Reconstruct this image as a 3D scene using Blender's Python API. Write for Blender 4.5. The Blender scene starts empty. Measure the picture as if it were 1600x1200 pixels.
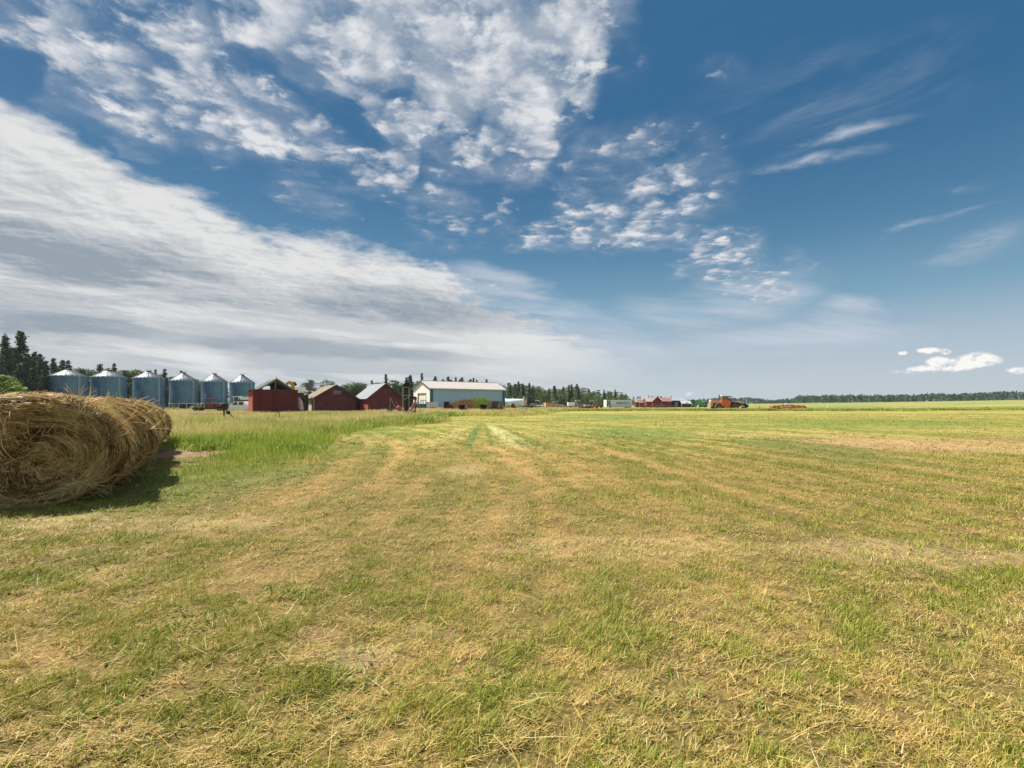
import bpy, bmesh, math, random
import numpy as np
from mathutils import Vector, Matrix
R = math.radians
sc = bpy.context.scene
COL = sc.collection

# ------------------------------------------------------------------ camera
F = 760.0                      # focal length in pixels of the 1600 px wide photograph
HX, HY = 800.0, 631.0          # vanishing point of straight ahead
CAMH = 1.58
cd = bpy.data.cameras.new("camera")
cam = bpy.data.objects.new("camera", cd)
COL.objects.link(cam)
cam.location = (0, 0, CAMH)
cam.rotation_euler = (R(90), 0, 0)
cd.sensor_width = 36.0
cd.lens = 36.0 * F / 1600.0
cd.shift_y = (HY - 600.0) / 1600.0
cd.clip_start = 0.05
cd.clip_end = 6000
sc.camera = cam

# ------------------------------------------------------------------ exposure and render
sc.view_settings.view_transform = 'Standard'
sc.view_settings.look = 'None'
sc.view_settings.exposure = 0.96
sc.view_settings.gamma = 1.0
sc.view_settings.use_curve_mapping = False
sc.render.engine = 'CYCLES'
sc.cycles.max_bounces = 5
sc.cycles.diffuse_bounces = 3
sc.cycles.glossy_bounces = 2
sc.cycles.transmission_bounces = 3
sc.cycles.transparent_max_bounces = 4
sc.cycles.volume_bounces = 0
sc.cycles.caustics_reflective = False
sc.cycles.caustics_refractive = False
sc.cycles.use_denoising = True

# ------------------------------------------------------------------ sun
SUN_EL = 52.0
SUNV = Vector((-0.93, 0.37, 0)).normalized() * math.cos(R(SUN_EL)) + Vector((0, 0, math.sin(R(SUN_EL))))
sl = bpy.data.lights.new("sun", 'SUN')
sl.energy = 4.8
sl.angle = R(0.5)
sl.color = (1.0, 0.93, 0.80)
so = bpy.data.objects.new("sun", sl)
COL.objects.link(so)
so.rotation_euler = SUNV.to_track_quat('Z', 'Y').to_euler()
so.location = (0, 0, 60)

# ------------------------------------------------------------------ node helpers
class NT:
    def __init__(s, tree): s.t = tree; s.n = tree.nodes; s.l = tree.links
    def new(s, kind, **kw):
        n = s.n.new(kind)
        for k, v in kw.items(): setattr(n, k, v)
        return n
    def put(s, sock, v):
        if isinstance(v, S): s.l.new(v.s, sock)
        elif isinstance(v, bpy.types.NodeSocket): s.l.new(v, sock)
        elif v is not None:
            try: sock.default_value = v
            except Exception:
                sock.default_value = (*v, 1.0) if len(v) == 3 else (v, v, v)
    def m(s, op, a, b=None, c=None, clamp=False):
        n = s.new('ShaderNodeMath', operation=op, use_clamp=clamp)
        s.put(n.inputs[0], a)
        if b is not None: s.put(n.inputs[1], b)
        if c is not None: s.put(n.inputs[2], c)
        return S(s, n.outputs[0])
    def xyz(s, a, b, c):
        n = s.new('ShaderNodeCombineXYZ')
        s.put(n.inputs[0], a); s.put(n.inputs[1], b); s.put(n.inputs[2], c)
        return S(s, n.outputs[0])
    def sep(s, v):
        n = s.new('ShaderNodeSeparateXYZ'); s.put(n.inputs[0], v)
        return [S(s, o) for o in n.outputs]
    def noise(s, vec, scale=1.0, detail=4, rough=0.55, dist=0.0, lac=2.0, out=0, dim='3D'):
        n = s.new('ShaderNodeTexNoise', noise_dimensions=dim)
        s.put(n.inputs['Vector'], vec); n.inputs['Scale'].default_value = scale
        n.inputs['Detail'].default_value = detail; n.inputs['Roughness'].default_value = rough
        n.inputs['Distortion'].default_value = dist; n.inputs['Lacunarity'].default_value = lac
        return S(s, n.outputs[out])
    def voro(s, vec, scale=1.0, feature='F1', smooth=0.5, rand=1.0):
        n = s.new('ShaderNodeTexVoronoi', feature=feature)
        s.put(n.inputs['Vector'], vec); n.inputs['Scale'].default_value = scale
        n.inputs['Randomness'].default_value = rand
        if feature == 'SMOOTH_F1': n.inputs['Smoothness'].default_value = smooth
        return n
    def wave(s, vec, scale, dist=2.0, detail=2, dscale=1.0, direction='X', profile='SIN'):
        n = s.new('ShaderNodeTexWave', bands_direction=direction, wave_profile=profile)
        s.put(n.inputs['Vector'], vec); n.inputs['Scale'].default_value = scale
        n.inputs['Distortion'].default_value = dist; n.inputs['Detail'].default_value = detail
        n.inputs['Detail Scale'].default_value = dscale
        return S(s, n.outputs['Fac'])
    def smooth(s, x, lo, hi, a=0.0, b=1.0):
        n = s.new('ShaderNodeMapRange', interpolation_type='SMOOTHSTEP')
        s.put(n.inputs[0], x); s.put(n.inputs[1], lo); s.put(n.inputs[2], hi)
        n.inputs[3].default_value = a; n.inputs[4].default_value = b
        return S(s, n.outputs[0])
    def lin(s, x, lo, hi, a=0.0, b=1.0):
        n = s.new('ShaderNodeMapRange'); s.put(n.inputs[0], x)
        n.inputs[1].default_value = lo; n.inputs[2].default_value = hi
        n.inputs[3].default_value = a; n.inputs[4].default_value = b
        return S(s, n.outputs[0])
    def mix(s, f, a, b, mode='MIX'):
        n = s.new('ShaderNodeMix', data_type='RGBA', blend_type=mode)
        s.put(n.inputs[0], f); s.put(n.inputs[6], a); s.put(n.inputs[7], b)
        return S(s, n.outputs[2])
    def ramp(s, f, stops, interp='LINEAR'):
        n = s.new('ShaderNodeValToRGB'); s.put(n.inputs[0], f)
        cr = n.color_ramp; cr.interpolation = interp
        while len(cr.elements) < len(stops): cr.elements.new(0.5)
        for e, (p, c) in zip(cr.elements, stops):
            e.position = p; e.color = (*c, 1) if len(c) == 3 else c
        return S(s, n.outputs[0])
    def curve(s, x, pts):
        n = s.new('ShaderNodeFloatCurve'); s.put(n.inputs['Value'], x)
        c = n.mapping.curves[0]
        n.mapping.use_clip = False
        pts = sorted(pts)
        c.points[0].location = pts[0]; c.points[1].location = pts[-1]
        for p in pts[1:-1]: c.points.new(*p)
        for p in c.points: p.handle_type = 'AUTO'
        n.mapping.update()
        return S(s, n.outputs[0])
    def attr(s, name, out=0):
        n = s.new('ShaderNodeAttribute', attribute_name=name)
        return S(s, n.outputs[out])

class S:
    def __init__(s, nt, sock): s.nt = nt; s.s = sock
    def __add__(s, o): return s.nt.m('ADD', s, o)
    __radd__ = __add__
    def __sub__(s, o): return s.nt.m('SUBTRACT', s, o)
    def __rsub__(s, o): return s.nt.m('SUBTRACT', o, s)
    def __mul__(s, o): return s.nt.m('MULTIPLY', s, o)
    __rmul__ = __mul__
    def __truediv__(s, o): return s.nt.m('DIVIDE', s, o)
    def mx(s, o): return s.nt.m('MAXIMUM', s, o)
    def mn(s, o): return s.nt.m('MINIMUM', s, o)
    def pw(s, o): return s.nt.m('POWER', s, o)
    def abs(s): return s.nt.m('ABSOLUTE', s)
    def clamp(s): return s.nt.m('ADD', s, 0.0, clamp=True)

# ------------------------------------------------------------------ sky with its clouds
world = bpy.data.worlds.new("World")
sc.world = world
world.use_nodes = True
W = NT(world.node_tree)
for n in list(W.n): W.n.remove(n)
wout = W.new('ShaderNodeOutputWorld')
bg = W.new('ShaderNodeBackground')
W.l.new(bg.outputs[0], wout.inputs[0])
sky = W.new('ShaderNodeTexSky', sky_type='NISHITA')
sky.sun_disc = False
sky.sun_elevation = R(SUN_EL)
sky.sun_rotation = math.atan2(SUNV.x, SUNV.y)
sky.altitude = 600
sky.air_density = 1.0
sky.dust_density = 0.6
sky.ozone_density = 2.0
SKY_STRENGTH = 0.10
tc = W.new('ShaderNodeTexCoord')
dx, dy, dz = W.sep(tc.outputs['Generated'])
ay = dy.abs().mx(0.05)
u0 = dx / ay
v0 = dz.mx(0.0) / ay
# flat cloud layer coordinates
den = dz.mx(0.0) + 0.07
P = W.xyz(dx / den, ay / den, 0.0)
UV = W.xyz(u0, v0, 0.0)
w1 = W.noise(P, 1.1, 3, 0.5)
w2 = W.noise(W.xyz(dx / den + 17.3, ay / den + 4.1, 3.0), 2.6, 4, 0.6)
wob = (w1 - 0.5) * 0.10 + (w2 - 0.5) * 0.10
wobu = (w2 - 0.5) * 0.16
uu = u0 + wobu
vv = v0 + wob * (v0 * 1.6 + 0.15)
PX = lambda x: (x - HX) / F
PY = lambda y: (HY - y) / F
tt = (uu + 1.6) / 3.2
def cpts(pts):
    return [((PX(x) + 1.6) / 3.2, PY(y)) for x, y in pts]
def above(pts, s0, s1):          # 1 where the sky is above the line
    c = W.curve(tt, cpts(pts)); return W.smooth(vv - c, s0, s1)
def below(pts, s0, s1):
    c = W.curve(tt, cpts(pts)); return W.smooth(c - vv, s0, s1)
def ell(px, py, rx, ry, rot=0.0, wu=None, wv=None, hard=0.35):
    a = (wu or uu) - PX(px); b = (wv or vv) - PY(py)
    c, s_ = math.cos(R(rot)), math.sin(R(rot))
    ea = (a * c + b * s_) / (rx / F); eb = (b * c - a * s_) / (ry / F)
    r = (ea * ea + eb * eb).pw(0.5)
    return W.smooth(r, 1.25, hard)
# textures of the cloud sheets
puff = W.noise(P, 5.2, 6, 0.62, 0.25)                       # altocumulus puffs
fine = W.noise(P, 15.0, 5, 0.65, 0.2)
puff_off = W.noise(W.xyz(dx / den + 0.035, ay / den - 0.02, 0.0), 5.2, 6, 0.62, 0.25)
vpu = W.voro(W.xyz(dx / den + (w2 - 0.5) * 0.5, ay / den + (w1 - 0.5) * 0.5, 0), 6.5, 'SMOOTH_F1', 0.6)
cell = 1.0 - S(W, vpu.outputs['Distance']) * 1.5
# streaks that run down to the right, as the bank does
ang = R(24)
su = u0 * math.cos(ang) - v0 * math.sin(ang)
sv = u0 * math.sin(ang) + v0 * math.cos(ang)
streak = W.noise(W.xyz(su * 1.2 + (w1 - 0.5) * 0.4, sv * 7.0 + (w2 - 0.5) * 0.6, 1.7), 1.8, 6, 0.6, 0.3)
wisp = W.noise(W.xyz((u0 * 0.93 + v0 * 0.36) * 2.2, (v0 * 0.93 - u0 * 0.36) * 9.0, 5.0), 1.4, 6, 0.62, 0.6)
hstreak = W.noise(W.xyz(u0 * 1.4, v0 * 15.0 + u0 * 1.6, 8.0), 1.6, 6, 0.6, 0.3)

# the long bank rising to the left
bank_line = [(-416, -40), (-200, 30), (0, 148), (60, 172), (110, 200), (200, 258), (300, 305), (420, 347), (560, 372), (640, 382),
             (690, 402), (712, 432), (760, 462), (860, 500), (960, 542), (1100, 600), (1400, 640), (2016, 640)]
cB = W.curve(tt, cpts(bank_line))
depth = cB - vv
bank = W.smooth(depth + (puff - 0.5) * 0.075 + (fine - 0.5) * 0.03 + (streak - 0.5) * 0.05, -0.014, 0.05)
bank = bank * W.lin(u0, 0.06, 0.30, 1.0, 0.0) * 0.97
bfade = W.smooth(v0, -0.01, 0.10)
# bright towards its upper edge, grey further in
btone = W.smooth(depth + (streak - 0.5) * 0.30 + (w2 - 0.5) * 0.12, 0.02, 0.30)
btone2 = W.smooth(hstreak, 0.46, 0.64)
relief = ((puff - puff_off) * 2.6)
gpatch = (ell(130, 400, 420, 48, -12) * 0.55).mx(ell(640, 478, 230, 34, -7) * 0.75).mx(ell(60, 505, 260, 22, -6) * 0.4).mx(ell(520, 545, 330, 16, -3) * 0.35).mx(ell(250, 452, 200, 14, -10) * 0.5)
bbright = (1.0 - btone * 0.58) - gpatch + ((puff - 0.5) * 1.1 + (fine - 0.5) * 0.5) * (1.0 - btone * 0.6) * W.smooth(v0, 0.10, 0.36) + (streak - 0.5) * 0.9 + relief * 0.45 * W.smooth(v0, 0.08, 0.3) + btone2 * btone * 0.70 * W.lin(u0, -1.0, -0.2, 0.5, 1.0)
bcol = W.mix(bbright.clamp(), (0.27, 0.32, 0.375), (0.715, 0.71, 0.705))
bcol = W.mix(bfade, W.mix(btone2 * 0.5, (0.41, 0.475, 0.53), (0.54, 0.58, 0.60)), bcol)

# altocumulus fields
b2 = above([(-416, 60), (0, 95), (60, 165), (150, 200), (250, 240), (400, 262), (500, 285), (580, 318), (640, 330), (700, 0), (1400, -130), (2016, -130)], -0.05, 0.08) \
     * (1.0 - ell(300, 40, 0.1, 0.1)) * (1.0 - ell(505, 175, 120, 26, -40) * 0.75) * (1.0 - ell(40, 125, 40, 22, -30) * 0.8) \
     * (1.0 - ell(395, 100, 50, 30, -30) * 0.6)
b3 = above([(-416, -130), (380, -60), (430, 90), (480, 165), (560, 215), (650, 262), (740, 305), (800, 330), (850, 330), (880, 240),
            (915, 205), (950, 120), (1000, 40), (1100, -130), (2016, -130)], -0.10, 0.20)
den2 = (b2 * 0.93).mx(b3 * 1.16)
den3 = ell(700, 335, 110, 60, -20) * 0.74
for e in [(1010, 270, 180, 105, -8, 0.76), (975, 350, 170, 60, -5, 0.82), (850, 362, 80, 26, 15, 0.8), (1130, 385, 95, 44, 10, 0.85),
          (1150, 425, 140, 50, -20, 0.82), (900, 310, 80, 44, -10, 0.74), (1250, 410, 40, 40, 40, 0.5), (1045, 210, 60, 28, 30, 0.55),
          (485, 305, 100, 36, -25, 0.66), (1130, 115, 60, 40, 0, 0.5), (760, 450, 60, 22, 0, 0.6), (960, 100, 60, 60, 0, 0.52),
          (770, 350, 60, 34, -20, 0.55), (210, 232, 60, 18, -25, 0.6)]:
    den3 = den3.mx(ell(*e[:5]) * e[5])
acu = den2.mx(den3)
vp2 = W.voro(W.xyz(dx / den + (fine - 0.5) * 0.16 + (puff - 0.5) * 0.25, ay / den + (puff - 0.5) * 0.25 - (fine - 0.5) * 0.10, 0), 11.0, 'SMOOTH_F1', 0.35)
cell2 = 1.0 - S(W, vp2.outputs['Distance']) * 1.6
ptex = puff * 0.50 + cell * 0.16 + cell2 * 0.20 + (fine - 0.5) * 0.22 - 0.02
acd = W.smooth(acu * 1.10 + (ptex - 0.37) * 2.3, 0.42, 1.20) * W.smooth(acu, 0.02, 0.22)
veil = W.smooth(acu, 0.15, 0.9) * W.smooth(w2 + (puff - 0.5) * 0.5, 0.30, 0.65) * 0.38
acd = (acd * 0.93).mx(veil)
abright = 0.58 + relief * 1.5 + (ptex - 0.42) * 2.6 + (w2 - 0.5) * 0.5
acol = W.mix(abright.clamp(), (0.34, 0.40, 0.48), (0.74, 0.74, 0.76))

# thin high streaks
ci = (ell(1320, 150, 260, 90, 14) * W.smooth(wisp, 0.42, 0.85) * 0.26)
for e in [(1340, 212, 90, 12, 11, .9), (1290, 250, 100, 10, 8, .95), (1230, 257, 60, 11, 8, .5), (1430, 351, 50, 8, 14, .55), (1540, 385, 100, 26, 20, .42), (1500, 405, 90, 16, 12, .35),
          (1530, 282, 40, 8, 5, .25), (1500, 335, 80, 7, 20, .3)]:
    ci = ci.mx(ell(*e[:5], wu=u0 + wobu * 0.7 + (fine - 0.5) * 0.10, wv=v0 + wob * 0.8 + (fine - 0.5) * 0.016, hard=-0.1) * W.smooth(wisp * 0.6 + fine * 0.4, 0.34, 0.66) * e[5])
for e in [(1235, 526, 210, 24, 4, .95), (1165, 468, 130, 40, 8, .85), (1060, 492, 100, 30, -5, .6), (1335, 498, 70, 26, -8, .8), (1260, 540, 190, 20, 3, .4), (900, 512, 140, 40, -8, .85), (790, 455, 110, 34, -16, .8), (960, 545, 130, 22, -4, .7), (1210, 440, 90, 24, 10, .55),
          (860, 560, 200, 30, -3, .4), (1130, 590, 260, 22, 0, .22)]:
    ci = ci.mx(ell(*e[:5], wu=u0 + wobu * 0.6, wv=v0 + wob * 0.45) * W.smooth(hstreak, 0.28, 0.66) * e[5])
cicol = (0.52, 0.57, 0.65)

# small heaped clouds standing on the horizon at the right
cn = W.noise(W.xyz(u0, v0 * 1.5, 2.0), 22.0, 5, 0.55)
cn2 = W.noise(W.xyz(u0, v0 * 1.5, 9.0), 9.0, 3, 0.5)
uc = u0 + (cn - 0.5) * 0.035; vc = v0 + (cn - 0.5) * 0.022
cu = None
for e in [(1505, 569, 62, 12, 5), (1532, 562, 40, 13, 0), (1450, 577, 38, 8, 0), (1466, 566, 22, 10, 0), (1449, 548, 18, 7, 0), (1470, 552, 18, 4, 0), (1590, 579, 24, 7, 0), (1410, 583, 30, 4, 0),
          (1076, 616, 15, 5, 0), (1058, 614, 7, 2.5, 0), (1411, 551, 9, 3, 0)]:
    q = ell(*e, wu=uc, wv=vc)
    cu = q if cu is None else cu.mx(q)
cnb = W.noise(W.xyz(u0 + 0.006, v0 * 1.5 - 0.008, 2.0), 22.0, 5, 0.55)
cud = W.smooth(cu + (cn - 0.5) * 0.5, 0.12, 0.85)
cut = (W.smooth(v0 + (cn2 - 0.5) * 0.045 + (cn - 0.5) * 0.03, PY(590), PY(566)) + (cn - cnb) * 6.5 + (cn2 - 0.5) * 0.8 + (cu - 0.75) * 0.3).clamp()
cucol = W.mix(cut, (0.50, 0.545, 0.62), (0.92, 0.90, 0.87))

# clear air: the physical sky, a little deeper as the photograph has it, paler near the horizon
base = W.mix(1.0, sky.outputs[0], (0.100, 0.100, 0.100), 'MULTIPLY')
hs = W.new('ShaderNodeHueSaturation'); W.put(hs.inputs['Color'], base)
hs.inputs['Saturation'].default_value = 1.12; hs.inputs['Value'].default_value = 1.0
base = S(W, hs.outputs[0])
g = W.smooth(dz, -0.02, 0.48)
gr = W.ramp(g, [(0.0, (0.49, 0.545, 0.60)), (0.16, (0.38, 0.47, 0.55)), (0.36, (0.185, 0.345, 0.46)), (0.68, (0.075, 0.205, 0.345)), (1.0, (0.028, 0.125, 0.26))])
base = W.mix(0.88, base, gr)
c1 = W.mix(ci, base, cicol)
c2 = W.mix(bank, c1, bcol)
c3 = W.mix(acd, c2, acol)
c4 = W.mix(cud, c3, cucol)
# dark earth below the horizon so nothing odd lights from beneath
c5 = W.new('ShaderNodeVectorMath', operation='SCALE')
W.put(c5.inputs[0], c4); c5.inputs['Scale'].default_value = 0.56 / SKY_STRENGTH
W.put(bg.inputs['Color'], c5.outputs[0])
bg.inputs['Strength'].default_value = SKY_STRENGTH
world.cycles.sampling_method = 'MANUAL'
world.cycles.sample_map_resolution = 512
# ------------------------------------------------------------------ mesh, naming and material helpers
def tag(o, label=None, cat=None, group=None, kind=None):
    if label: o['label'] = label
    if cat: o['category'] = cat
    if group: o['group'] = group
    if kind: o['kind'] = kind
    return o
def thing(name, label, cat, loc=(0, 0, 0), rotz=0.0, group=None):
    o = bpy.data.objects.new(name, None); COL.objects.link(o)
    o.location = loc; o.rotation_euler = (0, 0, rotz)
    o.empty_display_size = 0.3
    return tag(o, label, cat, group)
def copy_tree(o, parent=None):
    c = o.copy(); COL.objects.link(c)
    if parent is not None: c.parent = parent
    for ch in list(o.children): copy_tree(ch, c)
    return c

class MB:
    """collects simple solids into one mesh"""
    def __init__(s): s.v = []; s.f = []; s.sm = []
    def add(s, vs, fs, smooth=False):
        b = len(s.v); s.v += [tuple(v) for v in vs]; s.f += [tuple(b + i for i in f) for f in fs]
        s.sm += [smooth] * len(fs); return s
    def box(s, x0, x1, y0, y1, z0, z1, M=None, taper=None):
        vs = [(x, y, z) for z in (z0, z1) for y in (y0, y1) for x in (x0, x1)]
        if M is not None: vs = [M @ Vector(v) for v in vs]
        return s.add(vs, [(0, 2, 3, 1), (4, 5, 7, 6), (0, 1, 5, 4), (2, 6, 7, 3), (0, 4, 6, 2), (1, 3, 7, 5)])
    def bar(s, a, b, w, h=None, up=(0, 0, 1)):
        h = h or w; a = Vector(a); b = Vector(b); d = (b - a).normalized(); up = Vector(up)
        if abs(d.dot(up)) > 0.98: up = Vector((0, 1, 0))
        r = d.cross(up).normalized(); t = r.cross(d).normalized()
        vs = [p + r * (i * w / 2) + t * (j * h / 2) for p in (a, b) for i, j in ((-1, -1), (1, -1), (1, 1), (-1, 1))]
        return s.add(vs, [(0, 3, 2, 1), (4, 5, 6, 7), (0, 1, 5, 4), (1, 2, 6, 5), (2, 3, 7, 6), (3, 0, 4, 7)])
    def cyl(s, a, b, r0, r1=None, n=12, cap=True, smooth=True):
        r1 = r0 if r1 is None else r1; a = Vector(a); b = Vector(b); d = (b - a).normalized()
        up = Vector((0, 0, 1)) if abs(d.z) < 0.98 else Vector((0, 1, 0))
        x = d.cross(up).normalized(); y = d.cross(x).normalized()
        vs = []
        for p, r in ((a, r0), (b, r1)):
            for i in range(n):
                t = 2 * math.pi * i / n; vs.append(p + x * (r * math.cos(t)) + y * (r * math.sin(t)))
        fs = [(i, (i + 1) % n, n + (i + 1) % n, n + i) for i in range(n)]
        s.add(vs, fs, smooth)
        if cap:
            s.add(vs[:n], [tuple(range(n))]); s.add(vs[n:], [tuple(reversed(range(n)))])
        return s
    def lathe(s, prof, n=24, c=(0, 0, 0), axis='Z', smooth=True, cap=True):
        vs = []
        for r, z in prof:
            for i in range(n):
                t = 2 * math.pi * i / n
                a, b = r * math.cos(t), r * math.sin(t)
                if axis == 'Z': vs.append((c[0] + a, c[1] + b, c[2] + z))
                elif axis == 'Y': vs.append((c[0] + a, c[1] + z, c[2] + b))
                else: vs.append((c[0] + z, c[1] + a, c[2] + b))
        m = len(prof)
        fs = [(j * n + i, j * n + (i + 1) % n, (j + 1) * n + (i + 1) % n, (j + 1) * n + i) for j in range(m - 1) for i in range(n)]
        s.add(vs, fs, smooth)
        if cap:
            s.add(vs[:n], [tuple(range(n))]); s.add(vs[-n:], [tuple(range(n))])
        return s
    def prism(s, poly, a0, a1, axis='Y', smooth=False):
        """poly: outline in the two other axes, pushed from a0 to a1 along axis"""
        def p3(p, a):
            if axis == 'Y': return (p[0], a, p[1])
            if axis == 'X': return (a, p[0], p[1])
            return (p[0], p[1], a)
        n = len(poly)
        vs = [p3(p, a0) for p in poly] + [p3(p, a1) for p in poly]
        fs = [(i, (i + 1) % n, n + (i + 1) % n, n + i) for i in range(n)]
        s.add(vs, fs, smooth)
        s.add(vs[:n], [tuple(range(n))]); s.add(vs[n:], [tuple(reversed(range(n)))])
        return s
    def quad(s, a, b, c, d): return s.add([a, b, c, d], [(0, 1, 2, 3)])
    def slab(s, a, b, c, d, t):
        """a sheet with thickness t, top face a b c d"""
        A = [Vector(p) for p in (a, b, c, d)]
        n = (A[1] - A[0]).cross(A[3] - A[0]).normalized()
        B = [p - n * t for p in A]
        return s.add(A + B, [(0, 1, 2, 3), (7, 6, 5, 4), (0, 4, 5, 1), (1, 5, 6, 2), (2, 6, 7, 3), (3, 7, 4, 0)])
    def blob(s, c, r, seed=0, n=2, sq=(1, 1, 1), j=0.25):
        bm = bmesh.new(); bmesh.ops.create_icosphere(bm, subdivisions=n, radius=1.0)
        rr = random.Random(seed)
        vs = []
        for v in bm.verts:
            k = r * (1 + rr.uniform(-j, j)); vs.append((c[0] + v.co.x * k * sq[0], c[1] + v.co.y * k * sq[1], c[2] + v.co.z * k * sq[2]))
        fs = [tuple(v.index for v in f.verts) for f in bm.faces]; bm.free()
        return s.add(vs, fs, True)
    def build(s, name, mat, parent=None, loc=None, rotz=None, bevel=0.0):
        me = bpy.data.meshes.new(name)
        me.from_pydata(s.v, [], s.f)
        me.polygons.foreach_set('use_smooth', s.sm)
        me.materials.append(mat)
        bm = bmesh.new(); bm.from_mesh(me); bmesh.ops.recalc_face_normals(bm, faces=bm.faces); bm.to_mesh(me); bm.free()
        me.update()
        o = bpy.data.objects.new(name, me); COL.objects.link(o)
        if parent is not None: o.parent = parent
        if loc is not None: o.location = loc
        if rotz is not None: o.rotation_euler = (0, 0, rotz)
        if bevel:
            b = o.modifiers.new('edge', 'BEVEL'); b.width = bevel; b.segments = 2; b.limit_method = 'ANGLE'; b.angle_limit = R(40)
        return o

def np_mesh(name, verts, loops, starts, totals, mat, attrs=None, smooth=False, parent=None):
    me = bpy.data.meshes.new(name)
    me.vertices.add(len(verts)); me.vertices.foreach_set('co', np.asarray(verts, np.float32).ravel())
    me.loops.add(len(loops)); me.loops.foreach_set('vertex_index', np.asarray(loops, np.int32))
    me.polygons.add(len(starts)); me.polygons.foreach_set('loop_start', np.asarray(starts, np.int32))
    me.polygons.foreach_set('loop_total', np.asarray(totals, np.int32))
    if smooth: me.polygons.foreach_set('use_smooth', np.ones(len(starts), bool))
    for k, a in (attrs or {}).items():
        at = me.attributes.new(k, 'FLOAT', 'POINT'); at.data.foreach_set('value', np.asarray(a, np.float32))
    me.update(calc_edges=True)
    me.materials.append(mat)
    o = bpy.data.objects.new(name, me); COL.objects.link(o)
    if parent is not None: o.parent = parent
    return o

def new_mat(name):
    m = bpy.data.materials.new(name); m.use_nodes = True
    t = NT(m.node_tree); b = m.node_tree.nodes['Principled BSDF']
    return m, t, b
def plain(name, col, rough=0.6, metal=0.0, vary=0.25, scale=3.0, dirt=0.0, dirtcol=(0.16, 0.11, 0.07), spec=0.3):
    """paint or metal with uneven wear"""
    m, t, b = new_mat(name)
    tcn = t.new('ShaderNodeTexCoord'); oc = tcn.outputs['Object']
    n1 = t.noise(oc, scale, 5, 0.6); n2 = t.noise(oc, scale * 5.3, 4, 0.6)
    k = (n1 * 0.65 + n2 * 0.35)
    f = t.smooth(k, 0.3, 0.7)
    lo = tuple(c * (1 - vary) for c in col); hi = tuple(min(1, c * (1 + vary * 0.6)) for c in col)
    c = t.mix(f, lo, hi)
    if dirt > 0:
        d = t.smooth(n2 * 0.6 + n1 * 0.4, 0.60 - dirt * 0.22, 0.66)
        c = t.mix(d, c, dirtcol)
    t.put(b.inputs['Base Color'], c)
    b.inputs['Roughness'].default_value = rough; b.inputs['Metallic'].default_value = metal
    b.inputs['Specular IOR Level'].default_value = spec
    return m

# value noise in numpy
_rs = np.random.RandomState(7)
_tab = _rs.rand(256, 256)
def vnoise(x, y):
    xi = np.floor(x).astype(int); yi = np.floor(y).astype(int)
    fx = x - xi; fy = y - yi
    fx = fx * fx * (3 - 2 * fx); fy = fy * fy * (3 - 2 * fy)
    a = _tab[xi % 256, yi % 256]; b = _tab[(xi + 1) % 256, yi % 256]
    c = _tab[xi % 256, (yi + 1) % 256]; d = _tab[(xi + 1) % 256, (yi + 1) % 256]
    return (a * (1 - fx) + b * fx) * (1 - fy) + (c * (1 - fx) + d * fx) * fy
def fbm(x, y, o=4):
    s = 0; a = 1; t = 0
    for i in range(o):
        s = s + a * vnoise(x * 2 ** i + 13.7 * i, y * 2 ** i + 5.1 * i); t += a; a *= 0.5
    return s / t
def sstep(x, a, b):
    t = np.clip((x - a) / (b - a), 0, 1); return t * t * (3 - 2 * t)

# ------------------------------------------------------------------ the lie of the land
def gz(x, y):
    x = np.asarray(x, float); y = np.asarray(y, float)
    r = np.sqrt(x * x + y * y)
    uu_ = x / np.maximum(y, 1.0)
    uu_ = np.where(y < 1, np.where(x > 0, 1.3, -1.3), uu_)
    k = np.interp(uu_, [-1.2, 0.0, 0.4, 0.6, 1.05, 1.3], [0.7, 0.7, 0.9, 2.3, 4.9, 5.2])
    k = k * sstep(y, -50, 30)
    rise = k * sstep(r, 90, 620)
    und = 0.06 * (fbm(x * 0.12 + 3, y * 0.12, 3) - 0.5) + 0.05 * (fbm(x * 0.9, y * 0.9 + 9, 3) - 0.5) * (r < 60)
    und = und + 0.035 * (fbm(x * 3.1 + 40, y * 3.1, 2) - 0.5) * (r < 14)
    return rise + und * sstep(r, 0.5, 3)
def gz1(x, y): return float(gz(np.array([x]), np.array([y]))[0])
def at(px, Y, dz=0.0):
    x = (px - HX) / F * Y
    return Vector((x, Y, gz1(x, Y) + dz))
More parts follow.
